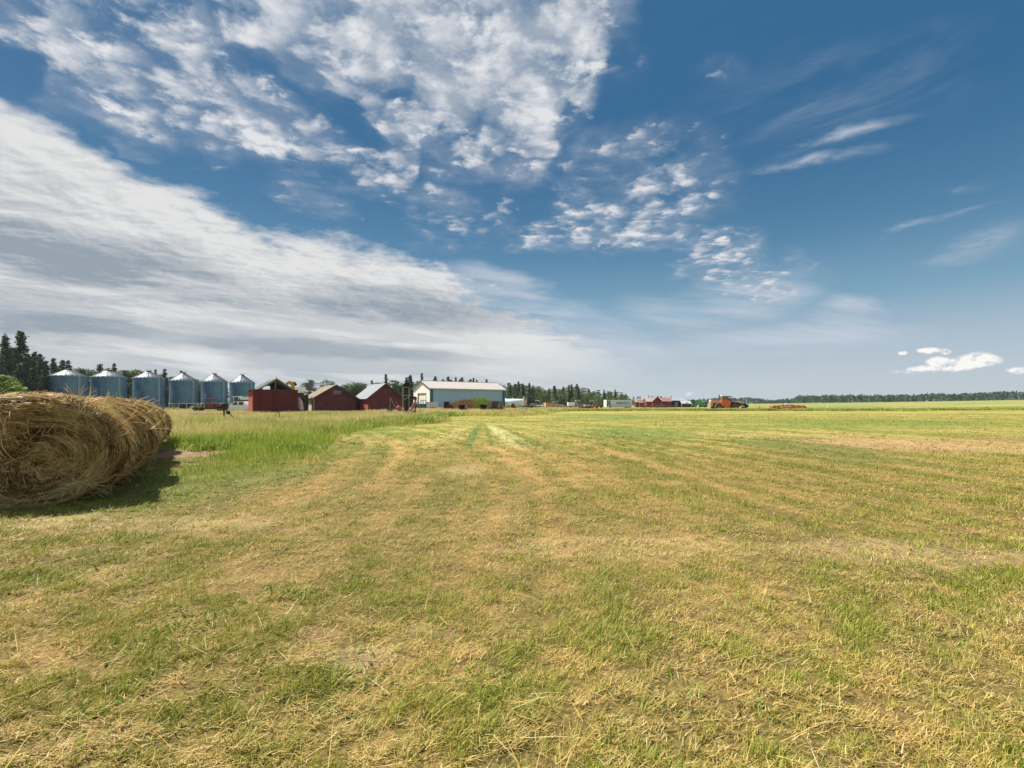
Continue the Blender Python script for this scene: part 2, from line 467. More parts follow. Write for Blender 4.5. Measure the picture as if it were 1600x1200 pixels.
# ------------------------------------------------------------------ colour of the turf, shared by the soil sheet and the grass
def turf_group():
    g = bpy.data.node_groups.new('turf_colour', 'ShaderNodeTree')
    g.interface.new_socket('Color', in_out='OUTPUT', socket_type='NodeSocketColor')
    g.interface.new_socket('Bare', in_out='OUTPUT', socket_type='NodeSocketFloat')
    t = NT(g); out = t.new('NodeGroupOutput')
    geo = t.new('ShaderNodeNewGeometry')
    x, y, z = t.sep(geo.outputs['Position'])
    p = t.xyz(x, y, 0.0)
    nA = t.noise(p, 0.28, 4, 0.6); nB = t.noise(p, 1.9, 5, 0.65); nC = t.noise(p, 6.0, 3, 0.6)
    # mower lines run away from the viewer, bending to the left
    ra = x + 28.0; rb_ = (y - 6.0) * 0.75
    rr = (ra * ra + rb_ * rb_).pw(0.5)
    q = t.xyz(rr * 1.0 + (nA - 0.5) * 0.5, t.m('ARCTAN2', rb_, ra) * 1.6, 0.0)
    nM = t.noise(q, 1.25, 3, 0.55)
    # far away the swaths lie across the view
    qf = t.xyz(x * 0.03, y * 0.22 + (nA - 0.5) * 1.5, 3.0)
    nF = t.noise(qf, 1.2, 4, 0.6)
    far = t.smooth(y, 16.0, 45.0)
    sw = nM * (1.0 - far * 0.5) + nF * far * 0.5
    k = nA * 0.22 + nB * 0.22 + nC * 0.14 + sw * 0.42
    f = t.smooth(k, 0.425, 0.615)
    near = t.mix(f, (0.140, 0.165, 0.018), (0.53, 0.35, 0.120))
    near = t.mix(t.smooth(nC * 0.5 + nB * 0.5, 0.56, 0.70) * 0.5, near, (0.27, 0.235, 0.045))
    mid = t.mix(f, (0.145, 0.180, 0.028), (0.47, 0.345, 0.120))
    c = t.mix(t.smooth(y, 8.0, 26.0), near, mid)
    # wheel marks that meet far off
    tt_ = (50.0 - y) / 30.0
    vr = t.smooth(y + (nB - 0.5) * 5.0, 16.0, 20.5) * t.smooth(y + (nB - 0.5) * 8.0, 42.0, 28.0)
    for xb, w, col, s in [(-1.75, 0.30, (0.09, 0.16, 0.035), 0.85), (-0.85, 0.16, (0.12, 0.15, 0.04), 0.7), (-0.10, 0.36, (0.52, 0.51, 0.26), 0.62), (0.45, 0.22, (0.50, 0.48, 0.22), 0.4), (0.95, 0.20, (0.10, 0.14, 0.04), 0.7), (2.2, 0.35, (0.16, 0.20, 0.05), 0.5), (-3.2, 0.5, (0.58, 0.52, 0.25), 0.2)]:
        d = (x + 3.0 - tt_ * (xb + 3.0)).abs()
        c = t.mix(t.smooth(d + (nB - 0.5) * 0.25, w, w * 0.4) * vr * s, c, col)
    def patch(cx, cy, rx, ry, col, s, jag=0.9):
        a = (x - cx) / rx; b = (y - cy) / ry
        r = (a * a + b * b).pw(0.5) + (nB - 0.5) * jag + (nA - 0.5) * jag
        return t.smooth(r, 1.2, 0.65) * s
    for a in [(15.5, 19.0, 4.0, 3.6, (0.48, 0.31, 0.17), 0.75), (22.5, 20.5, 3.0, 3.2, (0.34, 0.22, 0.11), 0.6), (13.5, 24.5, 5.0, 1.6, (0.42, 0.31, 0.15), 0.5), (19.0, 16.0, 4.0, 1.6, (0.42, 0.33, 0.15), 0.5),
              (-6.3, 9.8, 2.1, 4.2, (0.115, 0.19, 0.022), 0.9), (10.5, 17.5, 2.2, 4.5, (0.11, 0.16, 0.04), 0.6), (7.0, 27.0, 3.0, 7.0, (0.12, 0.18, 0.045), 0.6), (30.0, 42.0, 12.0, 7.0, (0.13, 0.19, 0.035), 0.6), (11.0, 62.0, 5.5, 18.0, (0.14, 0.20, 0.045), 0.6),
              (22.0, 33.0, 9.0, 3.0, (0.14, 0.20, 0.045), 0.5), (-1.0, 3.05, 0.30, 0.13, (0.72, 0.55, 0.36), 0.6), (-1.35, 3.35, 0.18, 0.11, (0.55, 0.38, 0.26), 0.5), (-0.55, 3.4, 0.2, 0.1, (0.66, 0.50, 0.32), 0.45), (-5.3, 6.4, 2.6, 0.5, (0.68, 0.52, 0.26), 0.6), (1.2, 5.4, 1.6, 0.5, (0.66, 0.50, 0.24), 0.5), (-1.1, 11.5, 0.6, 1.0, (0.60, 0.46, 0.24), 0.5), (4.2, 5.2, 1.3, 0.5, (0.64, 0.48, 0.26), 0.55)]:
        c = t.mix(patch(a[0], a[1], a[2], a[3], None, a[5]), c, a[4])
    bare = patch(-10.6, 15.3, 1.6, 1.5, None, 1.0, 0.6)
    c = t.mix(bare, c, (0.30, 0.19, 0.13))
    # beyond the cut hay stands greener growth
    lim = 110.0 + (nA - 0.5) * 14.0
    fld = t.smooth(y - lim, -3.0, 6.0)
    fcol = t.mix(t.smooth(t.noise(t.xyz(x * 0.008, y * 0.05, 0.0), 1.6, 4, 0.6), 0.35, 0.65), (0.155, 0.195, 0.05), (0.30, 0.285, 0.095))
    c = t.mix(fld, c, fcol)
    # the uncut side: greener at the roots
    lsh = t.smooth(x + (nB - 0.5) * 2.0, -6.0, -9.5) * t.smooth(y, 5.0, 12.0)
    c = t.mix(lsh * (1.0 - bare) * 0.7, c, (0.12, 0.155, 0.03))
    t.put(out.inputs['Color'], c); t.put(out.inputs['Bare'], bare)
    return g
TURF = turf_group()

m, t, b = new_mat('meadow_soil')
gn = t.new('ShaderNodeGroup'); gn.node_tree = TURF
geo = t.new('ShaderNodeNewGeometry')
x, y, z = t.sep(geo.outputs['Position'])
p2 = t.xyz(x, y, 0.0)
fine = t.noise(p2, 34.0, 4, 0.7); fine2 = t.noise(t.xyz(x * 3.0, y, 0.0), 9.0, 4, 0.65)
fartex = t.noise(t.xyz(x * 1.0, y * 0.45, 0.0), 2.2, 5, 0.7)
nearf = t.smooth(y, 30.0, 4.0)
thatch = t.mix(t.smooth(fine, 0.35, 0.68), (0.042, 0.027, 0.014), (0.25, 0.165, 0.08))
c = t.mix(nearf * 0.72, gn.outputs[0], thatch)
kk = t.lin(fartex, 0.25, 0.75, 0.55, 1.40) * t.lin(fine2, 0.25, 0.75, 0.80, 1.18)
vm = t.new('ShaderNodeVectorMath', operation='SCALE'); t.put(vm.inputs[0], c); t.put(vm.inputs['Scale'], kk)
t.put(b.inputs['Base Color'], vm.outputs[0])
b.inputs['Roughness'].default_value = 0.95; b.inputs['Specular IOR Level'].default_value = 0.1
bp = t.new('ShaderNodeBump'); t.put(bp.inputs['Height'], fine * 0.6 + fartex); bp.inputs['Distance'].default_value = 0.05; bp.inputs['Strength'].default_value = 0.6
t.put(b.inputs['Normal'], bp.outputs[0])
M_SOIL = m

# ground sheet: rings out to the horizon
rings = np.concatenate([[0.0], np.concatenate([np.linspace(0.4, 12, 90), np.geomspace(12.3, 4500, 130)])])
nang = 480
angs = np.arange(nang) * 2 * np.pi / nang
RR, AA = np.meshgrid(rings[1:], angs, indexing='ij')
gx = (RR * np.sin(AA)).ravel(); gy = (RR * np.cos(AA)).ravel()
gv = np.stack([np.concatenate([[0], gx]), np.concatenate([[0], gy]), np.concatenate([[0], gz(gx, gy)])], 1)
nr = len(rings) - 1
i = np.arange(nr - 1)[:, None] * nang + 1; j = np.arange(nang)[None, :]; j2 = (j + 1) % nang
q = np.stack([i + j, i + j2, i + nang + j2, i + nang + j], -1).reshape(-1, 4)[:, ::-1]
tri = np.stack([np.zeros(nang, int), 1 + (np.arange(nang) + 1) % nang, 1 + np.arange(nang)], -1)
loops = np.concatenate([q.ravel(), tri.ravel()])
starts = np.concatenate([np.arange(len(q)) * 4, len(q) * 4 + np.arange(nang) * 3])
totals = np.concatenate([np.full(len(q), 4), np.full(nang, 3)])
g = np_mesh('ground', gv, loops, starts, totals, M_SOIL, smooth=True)
tag(g, kind='structure')

# ------------------------------------------------------------------ grass
def grass_mat(name, brown=False, tall=False):
    m, t, b = new_mat(name)
    rnd = t.attr('rnd', 2); hh = t.attr('hgt', 2); kd = t.attr('kin', 2)
    gn = t.new('ShaderNodeGroup'); gn.node_tree = TURF
    if not tall:
        green = t.ramp(rnd, [(0.0, (0.08, 0.13, 0.012)), (0.5, (0.22, 0.28, 0.026)), (1.0, (0.44, 0.46, 0.06))])
        straw = t.ramp(rnd, [(0.0, (0.26, 0.14, 0.04)), (0.45, (0.58, 0.375, 0.12)), (0.85, (0.76, 0.56, 0.25)), (1.0, (0.86, 0.74, 0.48))])
        c = t.mix(kd, green, straw)
        gy_ = t.sep(t.new('ShaderNodeNewGeometry').outputs['Position'])[1]
        c = t.mix(t.lin(gy_, 3.0, 14.0, 0.28, 0.80), c, gn.outputs[0])
    else:
        green = t.ramp(rnd, [(0.0, (0.14, 0.21, 0.022)), (0.5, (0.28, 0.37, 0.045)), (1.0, (0.44, 0.50, 0.09))])
        seed = t.ramp(rnd, [(0.0, (0.48, 0.34, 0.16)), (0.5, (0.66, 0.53, 0.25)), (1.0, (0.78, 0.68, 0.38))])
        yel = t.ramp(rnd, [(0.0, (0.34, 0.34, 0.055)), (1.0, (0.58, 0.54, 0.13))])
        if brown:
            seed = t.ramp(rnd, [(0.0, (0.17, 0.085, 0.035)), (1.0, (0.42, 0.27, 0.12))]); yel = seed
        c = t.mix(t.smooth(kd, 0.15, 0.7), green, yel)
        c = t.mix(t.smooth(hh + (kd - 0.5) * 0.7, 0.55, 0.95), c, seed)
    t.put(b.inputs['Base Color'], c)
    b.inputs['Roughness'].default_value = 0.55; b.inputs['Specular IOR Level'].default_value = 0.25
    tr = t.new('ShaderNodeBsdfTranslucent'); t.put(tr.inputs['Color'], c)
    ms = t.new('ShaderNodeMixShader'); ms.inputs[0].default_value = 0.27
    t.l.new(b.outputs[0], ms.inputs[1]); t.l.new(tr.outputs[0], ms.inputs[2])
    t.l.new(ms.outputs[0], t.n['Material Output'].inputs['Surface'])
    return m

def blades(name, bx, by, bz, length, width, lean, az, droop, rnd, kin, mat, seed=0):
    """one strip of two quads and a tip per blade, all in one mesh"""
    n = len(bx); rs = np.random.RandomState(seed)
    d = np.stack([np.cos(az), np.sin(az)], 1)                       # lean direction
    fa = az + np.pi / 2 + rs.uniform(-0.9, 0.9, n)                  # facing of the blade's width
    s = np.stack([np.cos(fa), np.sin(fa)], 1)
    base = np.stack([bx, by, bz], 1)
    sl, cl = np.sin(lean), np.cos(lean)
    l2 = np.minimum(lean + droop, 1.62); s2, c2 = np.sin(l2), np.cos(l2)
    mid = base + np.concatenate([d * (length * 0.55 * sl)[:, None], (length * 0.55 * cl)[:, None]], 1)
    tip = mid + np.concatenate([d * (length * 0.45 * s2)[:, None], (length * 0.45 * c2)[:, None]], 1)
    w = np.concatenate([s * (width * 0.5)[:, None], np.zeros((n, 1))], 1)
    V = np.stack([base - w, base + w, mid + w * 0.8, mid - w * 0.8, tip], 1).reshape(-1, 3)
    o = (np.arange(n) * 5)[:, None]
    L = np.concatenate([o + np.array([[0, 1, 2, 3]]), o + np.array([[3, 2, 4]])], 1)   # 7 loops a blade
    starts = np.stack([np.arange(n) * 7, np.arange(n) * 7 + 4], 1).ravel()
    totals = np.tile([4, 3], n)
    at_ = {'rnd': np.repeat(rnd, 5), 'kin': np.repeat(kin, 5), 'hgt': np.tile([0, 0, 0.55, 0.55, 1.0], n)}
    return np_mesh(name, V, L.ravel(), starts, totals, mat, at_)

BALE_O = Vector((-6.42, 8.10)); BALE_D = Vector((-math.sin(R(33)), math.cos(R(33)))); BALE_R = Vector((math.cos(R(33)), math.sin(R(33))))
def in_bales(x, y, pad=0.0):
    s = (x - BALE_O.x) * BALE_D.x + (y - BALE_O.y) * BALE_D.y
    r = (x - BALE_O.x) * BALE_R.x + (y - BALE_O.y) * BALE_R.y
    return (s > -pad) & (s < 16) & (r < pad) & (r > -2.6 - pad)
def bare_np(x, y):
    return ((x + 10.6) / 1.6) ** 2 + ((y - 15.3) / 1.5) ** 2
_by = [0, 8, 9, 10.5, 12, 14, 17.4, 22, 32, 36, 39, 42, 46, 52, 60, 64, 66, 200]
_bx = [-9.5, -7.4, -6.3, -5.4, -5.0, -5.1, -6.2, -7.7, -8.8, -6.8, -5.2, -4.8, -6.0, -8, -9, -9, -9, -9]
_fx = [-12, -8.3, -2, 0, 4, 10.5, 14, 18]
_fy = [60, 63, 63, 58, 70, 100, 112, 118]
def tall_mask(x, y):
    """0..1: where the uncut grass stands"""
    e = (fbm(x * 0.5, y * 0.5, 3) - 0.5) * 2.2
    a = sstep(np.interp(y, _by, _bx) - x + e * 0.6, -0.2, 0.8) * sstep(y, 7.5, 10) * sstep(x - np.interp(y, [8, 10.5, 14.5, 17.3, 18.5], [-7.2, -7.5, -9.0, -9.6, -60]) + e * 0.3, -0.3, 0.5)
    b_ = sstep(y - np.interp(x, _fx, _fy) + e * 1.5, -1.0, 1.5) * (y > 50) * (x < 18)
    return np.maximum(a, b_)

rs = np.random.RandomState(11)
def scatter_view(n, y0, y1, p, spread=1.16, extra=1.2, rs=rs):
    """random places on the ground in front, thinning out with distance as 1/y^p"""
    u = rs.rand(n)
    if abs(p - 2) < 1e-6: y = y0 * (y1 / y0) ** u
    else:
        a = 2 - p; y = (y0 ** a + u * (y1 ** a - y0 ** a)) ** (1 / a)
    x = rs.uniform(-1, 1, n) * (spread * y + extra)
    return x, y

M_GRASS = grass_mat('cut_grass'); M_TALL = grass_mat('uncut_grass', tall=True)
N1 = 1250000
x, y = scatter_view(N1, 1.4, 75, 1.75)
dist = np.sqrt(x * x + y * y)
clump = fbm(x * 3.6, y * 3.6, 4); big = fbm(x * 0.33 + 50, y * 0.33, 4); fin = fbm(x * 9, y * 9, 2)
dens = sstep(clump * 0.45 + fin * 0.55, 0.37, 0.60) * 0.90 + 0.10
keep = (rs.rand(N1) < dens) & ~in_bales(x, y, -0.25) & (bare_np(x, y) > 0.5 + 0.8 * rs.rand(N1)) & (rs.rand(N1) > tall_mask(x, y) * 0.8)
x, y, dist, clump, big, fin = [a[keep] for a in (x, y, dist, clump, big, fin)]
n = len(x)
gside = np.exp(-((x + 6.3) / 1.9) ** 2 - ((y - 9.6) / 3.4) ** 2)
straw = rs.rand(n) < np.clip(0.74 - 0.9 * gside - 2.6 * (clump - 0.45) - 1.3 * (big - 0.5), 0.12, 0.93)
tuft = sstep(clump * 0.6 + big * 0.4, 0.50, 0.66)
length = np.where(straw, 0.025 + 0.07 * rs.rand(n) ** 1.6, rs.uniform(0.022, 0.055, n) * (1 + 1.0 * tuft))
lean = np.where(straw, rs.uniform(1.0, 1.55, n), np.abs(rs.normal(0.75, 0.45, n)))
az = np.where(straw, rs.uniform(0, 2 * np.pi, n), rs.normal(0.3, 1.5, n))
# the mower laid much of it in one direction
az = np.where(rs.rand(n) < 0.35, (fbm(x * 0.25, y * 0.1, 2) * 3.0 - 0.8 + rs.normal(0, 0.35, n)), az)
width = rs.uniform(0.0020, 0.0050, n) * np.maximum(1.0, dist / 4.5)
length *= np.maximum(1.0, np.minimum(dist / 18.0, 1.35)); lean = np.minimum(lean + 0.35 * sstep(dist, 12, 30), 1.5)
bz = gz(x, y) + np.where(straw, rs.uniform(0.0, 0.035, n), -0.004)
gobj = blades('cut_grass', x, y, bz, length, width, lean, az, rs.uniform(0, 0.5, n), rs.rand(n), straw.astype(float) * rs.uniform(0.75, 1, n), M_GRASS, 3)
tag(gobj, 'short cut grass, green tufts mixed with dry straw, over the whole field in front', 'grass', kind='stuff')

# tufts that the mower left standing, blades fanned out and combed one way
nt = 5200
x, y = scatter_view(nt, 1.6, 26, 1.5)
g1 = fbm(x * 1.1 + 31, y * 1.1, 3)
k = (rs.rand(nt) < sstep(g1, 0.36, 0.62) * 0.95 + 0.06) & ~in_bales(x, y, 0.1) & (bare_np(x, y) > 1.2)
x, y, g1 = x[k], y[k], g1[k]; nt = len(x); per = 46
sz = rs.uniform(0.5, 1.25, nt); col_t = rs.rand(nt)
rr_t = np.abs(rs.normal(0, 0.045, (nt, per))) * sz[:, None]; aa_t = rs.uniform(0, 6.283, (nt, per))
bx2 = (x[:, None] + rr_t * np.cos(aa_t)).ravel(); by2 = (y[:, None] + rr_t * np.sin(aa_t)).ravel()
n = nt * per
comb = np.repeat(0.55 + 1.6 * (fbm(x * 0.3, y * 0.3, 2) - 0.5), per)
azt = np.where(rs.rand(n) < 0.6, comb + rs.normal(0, 0.5, n), aa_t.ravel())
dd = np.sqrt(bx2 ** 2 + by2 ** 2)
kin_t = np.clip(np.repeat(col_t * 0.55, per) + rs.normal(0, 0.15, n) + (rs.rand(n) < 0.18) * 0.6, 0, 1)
tf = blades('grass_tufts', bx2, by2, gz(bx2, by2) - 0.003, rs.uniform(0.035, 0.095, n) * np.repeat(sz, per), rs.uniform(0.0022, 0.0048, n) * np.maximum(1, dd / 5), np.abs(rs.normal(0.75, 0.32, n)), azt, rs.uniform(0.1, 0.8, n), np.clip(rs.rand(n) * 0.8 + 0.15, 0, 1), kin_t, M_GRASS, 15)
tag(tf, 'yellow green tufts combed one way by the mower in the cut field', 'grass', kind='stuff')

# long loose stalks left by the mower
n = 1900
x, y = scatter_view(n, 1.5, 22, 1.6)
k = ~in_bales(x, y, 0.05) & (tall_mask(x, y) < 0.5); x, y = x[k], y[k]; n = len(x)
st = blades('loose_stalks', x, y, gz(x, y) + rs.uniform(0.03, 0.07, n), rs.uniform(0.10, 0.34, n), rs.uniform(0.0025, 0.0045, n) * np.maximum(1, y / 5), rs.uniform(1.2, 1.5, n), rs.uniform(0, 6.28, n),
            rs.uniform(0, 0.15, n), rs.uniform(0.35, 1, n), np.ones(n), M_GRASS, 5)
tag(st, 'pale dry stalks lying loose on the cut grass', 'straw', kind='stuff')

# broad-leaved weeds, dark green rosettes
wx, wy = [], []
for (px_, py_, cnt, sp) in [(437, 930, 26, .10), (300, 965, 22, .16), (270, 985, 14, .10), (115, 900, 12, .16), (835, 860, 18, .2), (1210, 950, 14, .16), (1500, 1000, 22, .14), (1270, 790, 20, .3), (60, 900, 10, .2), (980, 780, 14, .3),
                            (560, 1060, 14, .14), (770, 1075, 18, .13), (1140, 1060, 10, .2), (1340, 770, 14, .4), (700, 1000, 8, .2), (150, 1110, 14, .16), (1420, 860, 14, .25), (230, 1020, 8, .2)]:
    Yw = CAMH * F / (py_ - HY); Xw = (px_ - HX) / F * Yw
    wx += list(Xw + rs.normal(0, sp, cnt * 3)); wy += list(Yw + rs.normal(0, sp, cnt * 3))
wx = np.array(wx); wy = np.array(wy); n = len(wx)
wd = blades('broad_weeds', wx, wy, gz(wx, wy), rs.uniform(0.04, 0.10, n), rs.uniform(0.010, 0.022, n), rs.uniform(0.6, 1.35, n), rs.uniform(0, 6.28, n), rs.uniform(0.1, 0.5, n), rs.rand(n) * 0.25, np.zeros(n), M_TALL, 8)
tag(wd, 'dark green broad leaved weeds dotted through the cut grass', 'weeds', kind='stuff')

# uncut grass
def tall_patch(name, n, y0, y1, p, seed, hmul=1.0, spread=1.2):
    r = np.random.RandomState(seed)
    x, y = scatter_view(n, y0, y1, p, spread, 1.0, r)
    tm = tall_mask(x, y)
    cl = fbm(x * 0.8 + 9, y * 0.8, 4)
    k = (r.rand(n) < tm * (0.35 + 0.9 * cl)) & ~in_bales(x, y, 0.0) & (bare_np(x, y) > 1.0)
    x, y, cl = x[k], y[k], cl[k]; n = len(x)
    hscale = np.interp(y, [8, 14, 20, 30, 45, 200], [0.17, 0.30, 0.40, 0.54, 0.72, 0.85]) * hmul
    hscale = hscale * np.where((y > 62) & (x < -22), 0.72, 1.0)
    edge = sstep(tall_mask(x + 1.2, y) * 0.5 + tall_mask(x, y - 1.5) * 0.5, 0.1, 0.9) * 0.6 + 0.4
    L = hscale * (0.55 + 0.9 * cl) * r.uniform(0.6, 1.15, n) * edge
    dist = np.sqrt(x * x + y * y)
    w = r.uniform(0.004, 0.008, n) * np.maximum(1, dist / 11)
    dryz = np.interp(y, [8, 15, 22, 36, 60], [0.02, 0.12, 0.50, 0.74, 0.70]) + (fbm(x * 0.15, y * 0.12 + 4, 3) - 0.5) * 1.3
    dryz = dryz - 0.45 * sstep(x, -11.5, -7.5) * sstep(y, 60, 38)
    kin = np.clip(dryz + r.normal(0, 0.18, n), 0, 1)
    return blades(name, x, y, gz(x, y) - 0.01, L, w, np.abs(r.normal(0.18, 0.16, n)), r.uniform(0, 6.28, n), r.uniform(0.05, 0.7, n), r.rand(n), kin, M_TALL, seed)
tg = tall_patch('tall_grass', 1050000, 8, 135, 1.25, 21)
tag(tg, 'tall uncut grass, green at the roots with tan seed heads, round the sheds', 'grass', kind='stuff')

# rough edge where the standing field begins
n = 150000; r = np.random.RandomState(31)
x = r.uniform(10, 190, n); y = 107 + np.abs(r.normal(0, 8, n)) + (fbm(x * 0.06, x * 0 + 2, 3) - 0.5) * 16
cl = fbm(x * 0.5, y * 0.3, 3); k = r.rand(n) < sstep(cl, 0.35, 0.6); x, y, cl = x[k], y[k], cl[k]; n = len(x)
fe = blades('field_edge_grass', x, y, gz(x, y), r.uniform(0.25, 0.6, n) * (0.5 + cl), r.uniform(0.06, 0.12, n), np.abs(r.normal(0.2, 0.15, n)), r.uniform(0, 6.28, n), r.uniform(0, 0.6, n), r.rand(n) * 0.8, r.uniform(0, 0.55, n), M_TALL, 32)
tag(fe, 'rough band of standing grass along the far edge of the cut field', 'grass', kind='stuff')

# thistles and docks along the edge of the uncut grass
r = np.random.RandomState(61); tx, ty = [], []
for px_, py_, cnt, sp in [(560, 667, 90, .7), (585, 663, 90, .7), (612, 661, 160, .8), (650, 661, 260, .8), (665, 657, 260, .8), (680, 655, 160, .6), (640, 655, 120, .8), (700, 650, 90, 1.0), (500, 676, 60, .5), (330, 702, 130, .35), (455, 704, 130, .35),
                          (372, 690, 90, .5), (300, 695, 90, .3), (810, 646, 120, 2.0), (850, 643, 120, 2.5), (420, 664, 60, .7), (330, 666, 70, .9), (310, 668, 60, .8)]:
    Yw = CAMH * F / (py_ - HY) * 0.985; Xw = (px_ - HX) / F * Yw
    tx += list(Xw + r.normal(0, sp, cnt * 3)); ty += list(Yw + r.normal(0, sp, cnt * 3))
tx = np.array(tx); ty = np.array(ty); n = len(tx)
th_ = blades('thistle_clumps', tx, ty, gz(tx, ty), np.interp(ty, [12, 20, 35, 100], [0.3, 0.42, 0.75, 0.9]) * r.uniform(0.5, 1.1, n), np.interp(ty, [12, 100], [0.03, 0.12]) * r.uniform(0.7, 1.3, n), np.abs(r.normal(0.4, 0.3, n)), r.uniform(0, 6.28, n), r.uniform(0.1, 0.9, n), r.rand(n) * 0.55, np.zeros(n), M_TALL, 62)
tag(th_, 'dark green thistle and dock clumps along the edge of the uncut grass', 'weeds', kind='stuff')
# taller grass left standing round the parked machines in the open
r = np.random.RandomState(65); n = 26000
x = np.concatenate([r.uniform(43, 58, n // 2), r.uniform(56, 69, n // 2)]); y = r.uniform(108.5, 112.0, n); cl = fbm(x * 0.7, y * 0.7, 3)
pg_ = blades('machine_side_grass', x, y, gz(x, y), r.uniform(0.35, 0.75, n) * (0.4 + cl), r.uniform(0.03, 0.07, n), np.abs(r.normal(0.2, 0.15, n)), r.uniform(0, 6.28, n), r.uniform(0, 0.6, n), r.rand(n), r.uniform(0, 0.7, n), M_TALL, 66)
tag(pg_, 'taller grass standing in front of the orange tractor and the cultivator', 'grass', kind='stuff')
# ------------------------------------------------------------------ round hay bales in a row
m, t, b = new_mat('hay_packed')
tcn = t.new('ShaderNodeTexCoord'); ox, oy, oz = t.sep(tcn.outputs['Object'])
rad = (ox * ox + (oz - 0.88) * (oz - 0.88)).pw(0.5)
nf = t.noise(t.xyz(ox * 3, oy * 14, oz * 3), 6.0, 5, 0.7); nl = t.noise(t.xyz(ox, oy, oz), 2.2, 3, 0.6)
c = t.mix(t.smooth(nf * 0.7 + nl * 0.3, 0.36, 0.62), (0.075, 0.045, 0.016), (0.27, 0.18, 0.075))  # core coloured darker than the strands to paint shade into the gaps
t.put(b.inputs['Base Color'], c); b.inputs['Roughness'].default_value = 0.9; b.inputs['Specular IOR Level'].default_value = 0.1
bp = t.new('ShaderNodeBump'); t.put(bp.inputs['Height'], nf); bp.inputs['Distance'].default_value = 0.05
t.put(b.inputs['Normal'], bp.outputs[0])
M_HAYCORE = m
m, t, b = new_mat('hay_strands')
rnd = t.attr('rnd', 2)
c = t.ramp(rnd, [(0.0, (0.085, 0.045, 0.014)), (0.35, (0.31, 0.19, 0.065)), (0.7, (0.62, 0.425, 0.175)), (0.92, (0.80, 0.62, 0.34)), (1.0, (0.50, 0.48, 0.18))])
t.put(b.inputs['Base Color'], c); b.inputs['Roughness'].default_value = 0.5; b.inputs['Specular IOR Level'].default_value = 0.3
tr = t.new('ShaderNodeBsdfTranslucent'); t.put(tr.inputs['Color'], c)
ms = t.new('ShaderNodeMixShader'); ms.inputs[0].default_value = 0.2
t.l.new(b.outputs[0], ms.inputs[1]); t.l.new(tr.outputs[0], ms.inputs[2]); t.l.new(ms.outputs[0], t.n['Material Output'].inputs['Surface'])
M_HAY = m

BL = 1.50                                        # length of a bale along the row (local +y), outline in x, z
def outline(A, B, flat):
    """radius of the sagged outline at angle a, with the centre at height B*flat"""
    def f(a):
        r = 1.0 / np.sqrt((np.cos(a) / A) ** 2 + (np.sin(a) / B) ** 2)
        zz = r * np.sin(a)
        lim = -B * 0.90
        r = np.where((zz < lim), lim / np.minimum(np.sin(a), -1e-3), r)
        return r
    return f
def bale_mesh(A, B, seed):
    rs = np.random.RandomState(seed); f = outline(A, B, 0)
    na, prof = 96, []
    for yy, k in [(0.0, 0.0), (0.0, 0.5), (0.02, 0.78), (0.07, 0.90), (0.16, 0.965)] + [(q, 1.0) for q in np.linspace(0.25, BL - 0.25, 9)] + [(BL - 0.16, 0.965), (BL - 0.07, 0.90), (BL - 0.02, 0.78), (BL, 0.5), (BL, 0.0)]:
        prof.append((yy, k))
    a = np.arange(na) * 2 * np.pi / na
    ph = rs.rand(4) * 20
    vs = []
    for yy, k in prof:
        lump = 1 + 0.05 * (fbm(a * 2 + ph[0], np.full(na, yy * 2 + ph[1]), 3) - 0.5) + 0.035 * (vnoise(np.full(na, yy * 5.5 + ph[2]), a * 0 + 1) - 0.5)
        r = f(a) * k * lump
        dy = 0.16 * (fbm(r * np.cos(a) * 2.2 + ph[3], r * np.sin(a) * 2.2, 3) - 0.55) * (1 - 0.5 * k) * (-1 if yy < BL / 2 else 1)
        vs.append(np.stack([r * np.cos(a), yy + dy * (1 if (yy < 0.2 or yy > BL - 0.2) else 0), r * np.sin(a) + B * 0.90], 1))
    V = np.concatenate(vs); m_ = len(prof)
    i = np.arange(m_ - 1)[:, None] * na; j = np.arange(na)[None, :]; j2 = (j + 1) % na
    q = np.stack([i + j, i + j2, i + na + j2, i + na + j], -1).reshape(-1, 4)
    me = bpy.data.meshes.new('hay_bale'); me.vertices.add(len(V)); me.vertices.foreach_set('co', V.ravel())
    me.loops.add(q.size); me.loops.foreach_set('vertex_index', q.ravel()); me.polygons.add(len(q))
    me.polygons.foreach_set('loop_start', np.arange(len(q)) * 4); me.polygons.foreach_set('loop_total', np.full(len(q), 4))
    me.polygons.foreach_set('use_smooth', np.ones(len(q), bool)); me.update(calc_edges=True); me.materials.append(M_HAYCORE)
    return me
def strands(P, widths, rnd, name, parent):
    """P: n x k x 3 points along each strand; flat ribbons with a random roll"""
    n, k, _ = P.shape
    T = np.diff(P, axis=1); T = np.concatenate([T, T[:, -1:]], 1); T /= np.linalg.norm(T, axis=2, keepdims=True) + 1e-9
    r = np.random.RandomState(1).normal(size=(n, 1, 3)); s = np.cross(T, r); s /= np.linalg.norm(s, axis=2, keepdims=True) + 1e-9
    tap = np.interp(np.linspace(0, 1, k), [0, 0.1, 0.8, 1], [0.7, 1, 0.8, 0.25])[None, :, None]
    w = widths[:, None, None] * 0.5 * tap
    V = np.stack([P - s * w, P + s * w], 2).reshape(-1, 3)
    o = (np.arange(n) * 2 * k)[:, None, None]; j = (np.arange(k - 1) * 2)[None, :, None]
    q = (o + j + np.array([0, 1, 3, 2])[None, None]).reshape(-1, 4)
    nq = len(q)
    return np_mesh(name, V, q.ravel(), np.arange(nq) * 4, np.full(nq, 4), M_HAY, {'rnd': np.repeat(rnd, 2 * k)}, parent=parent)

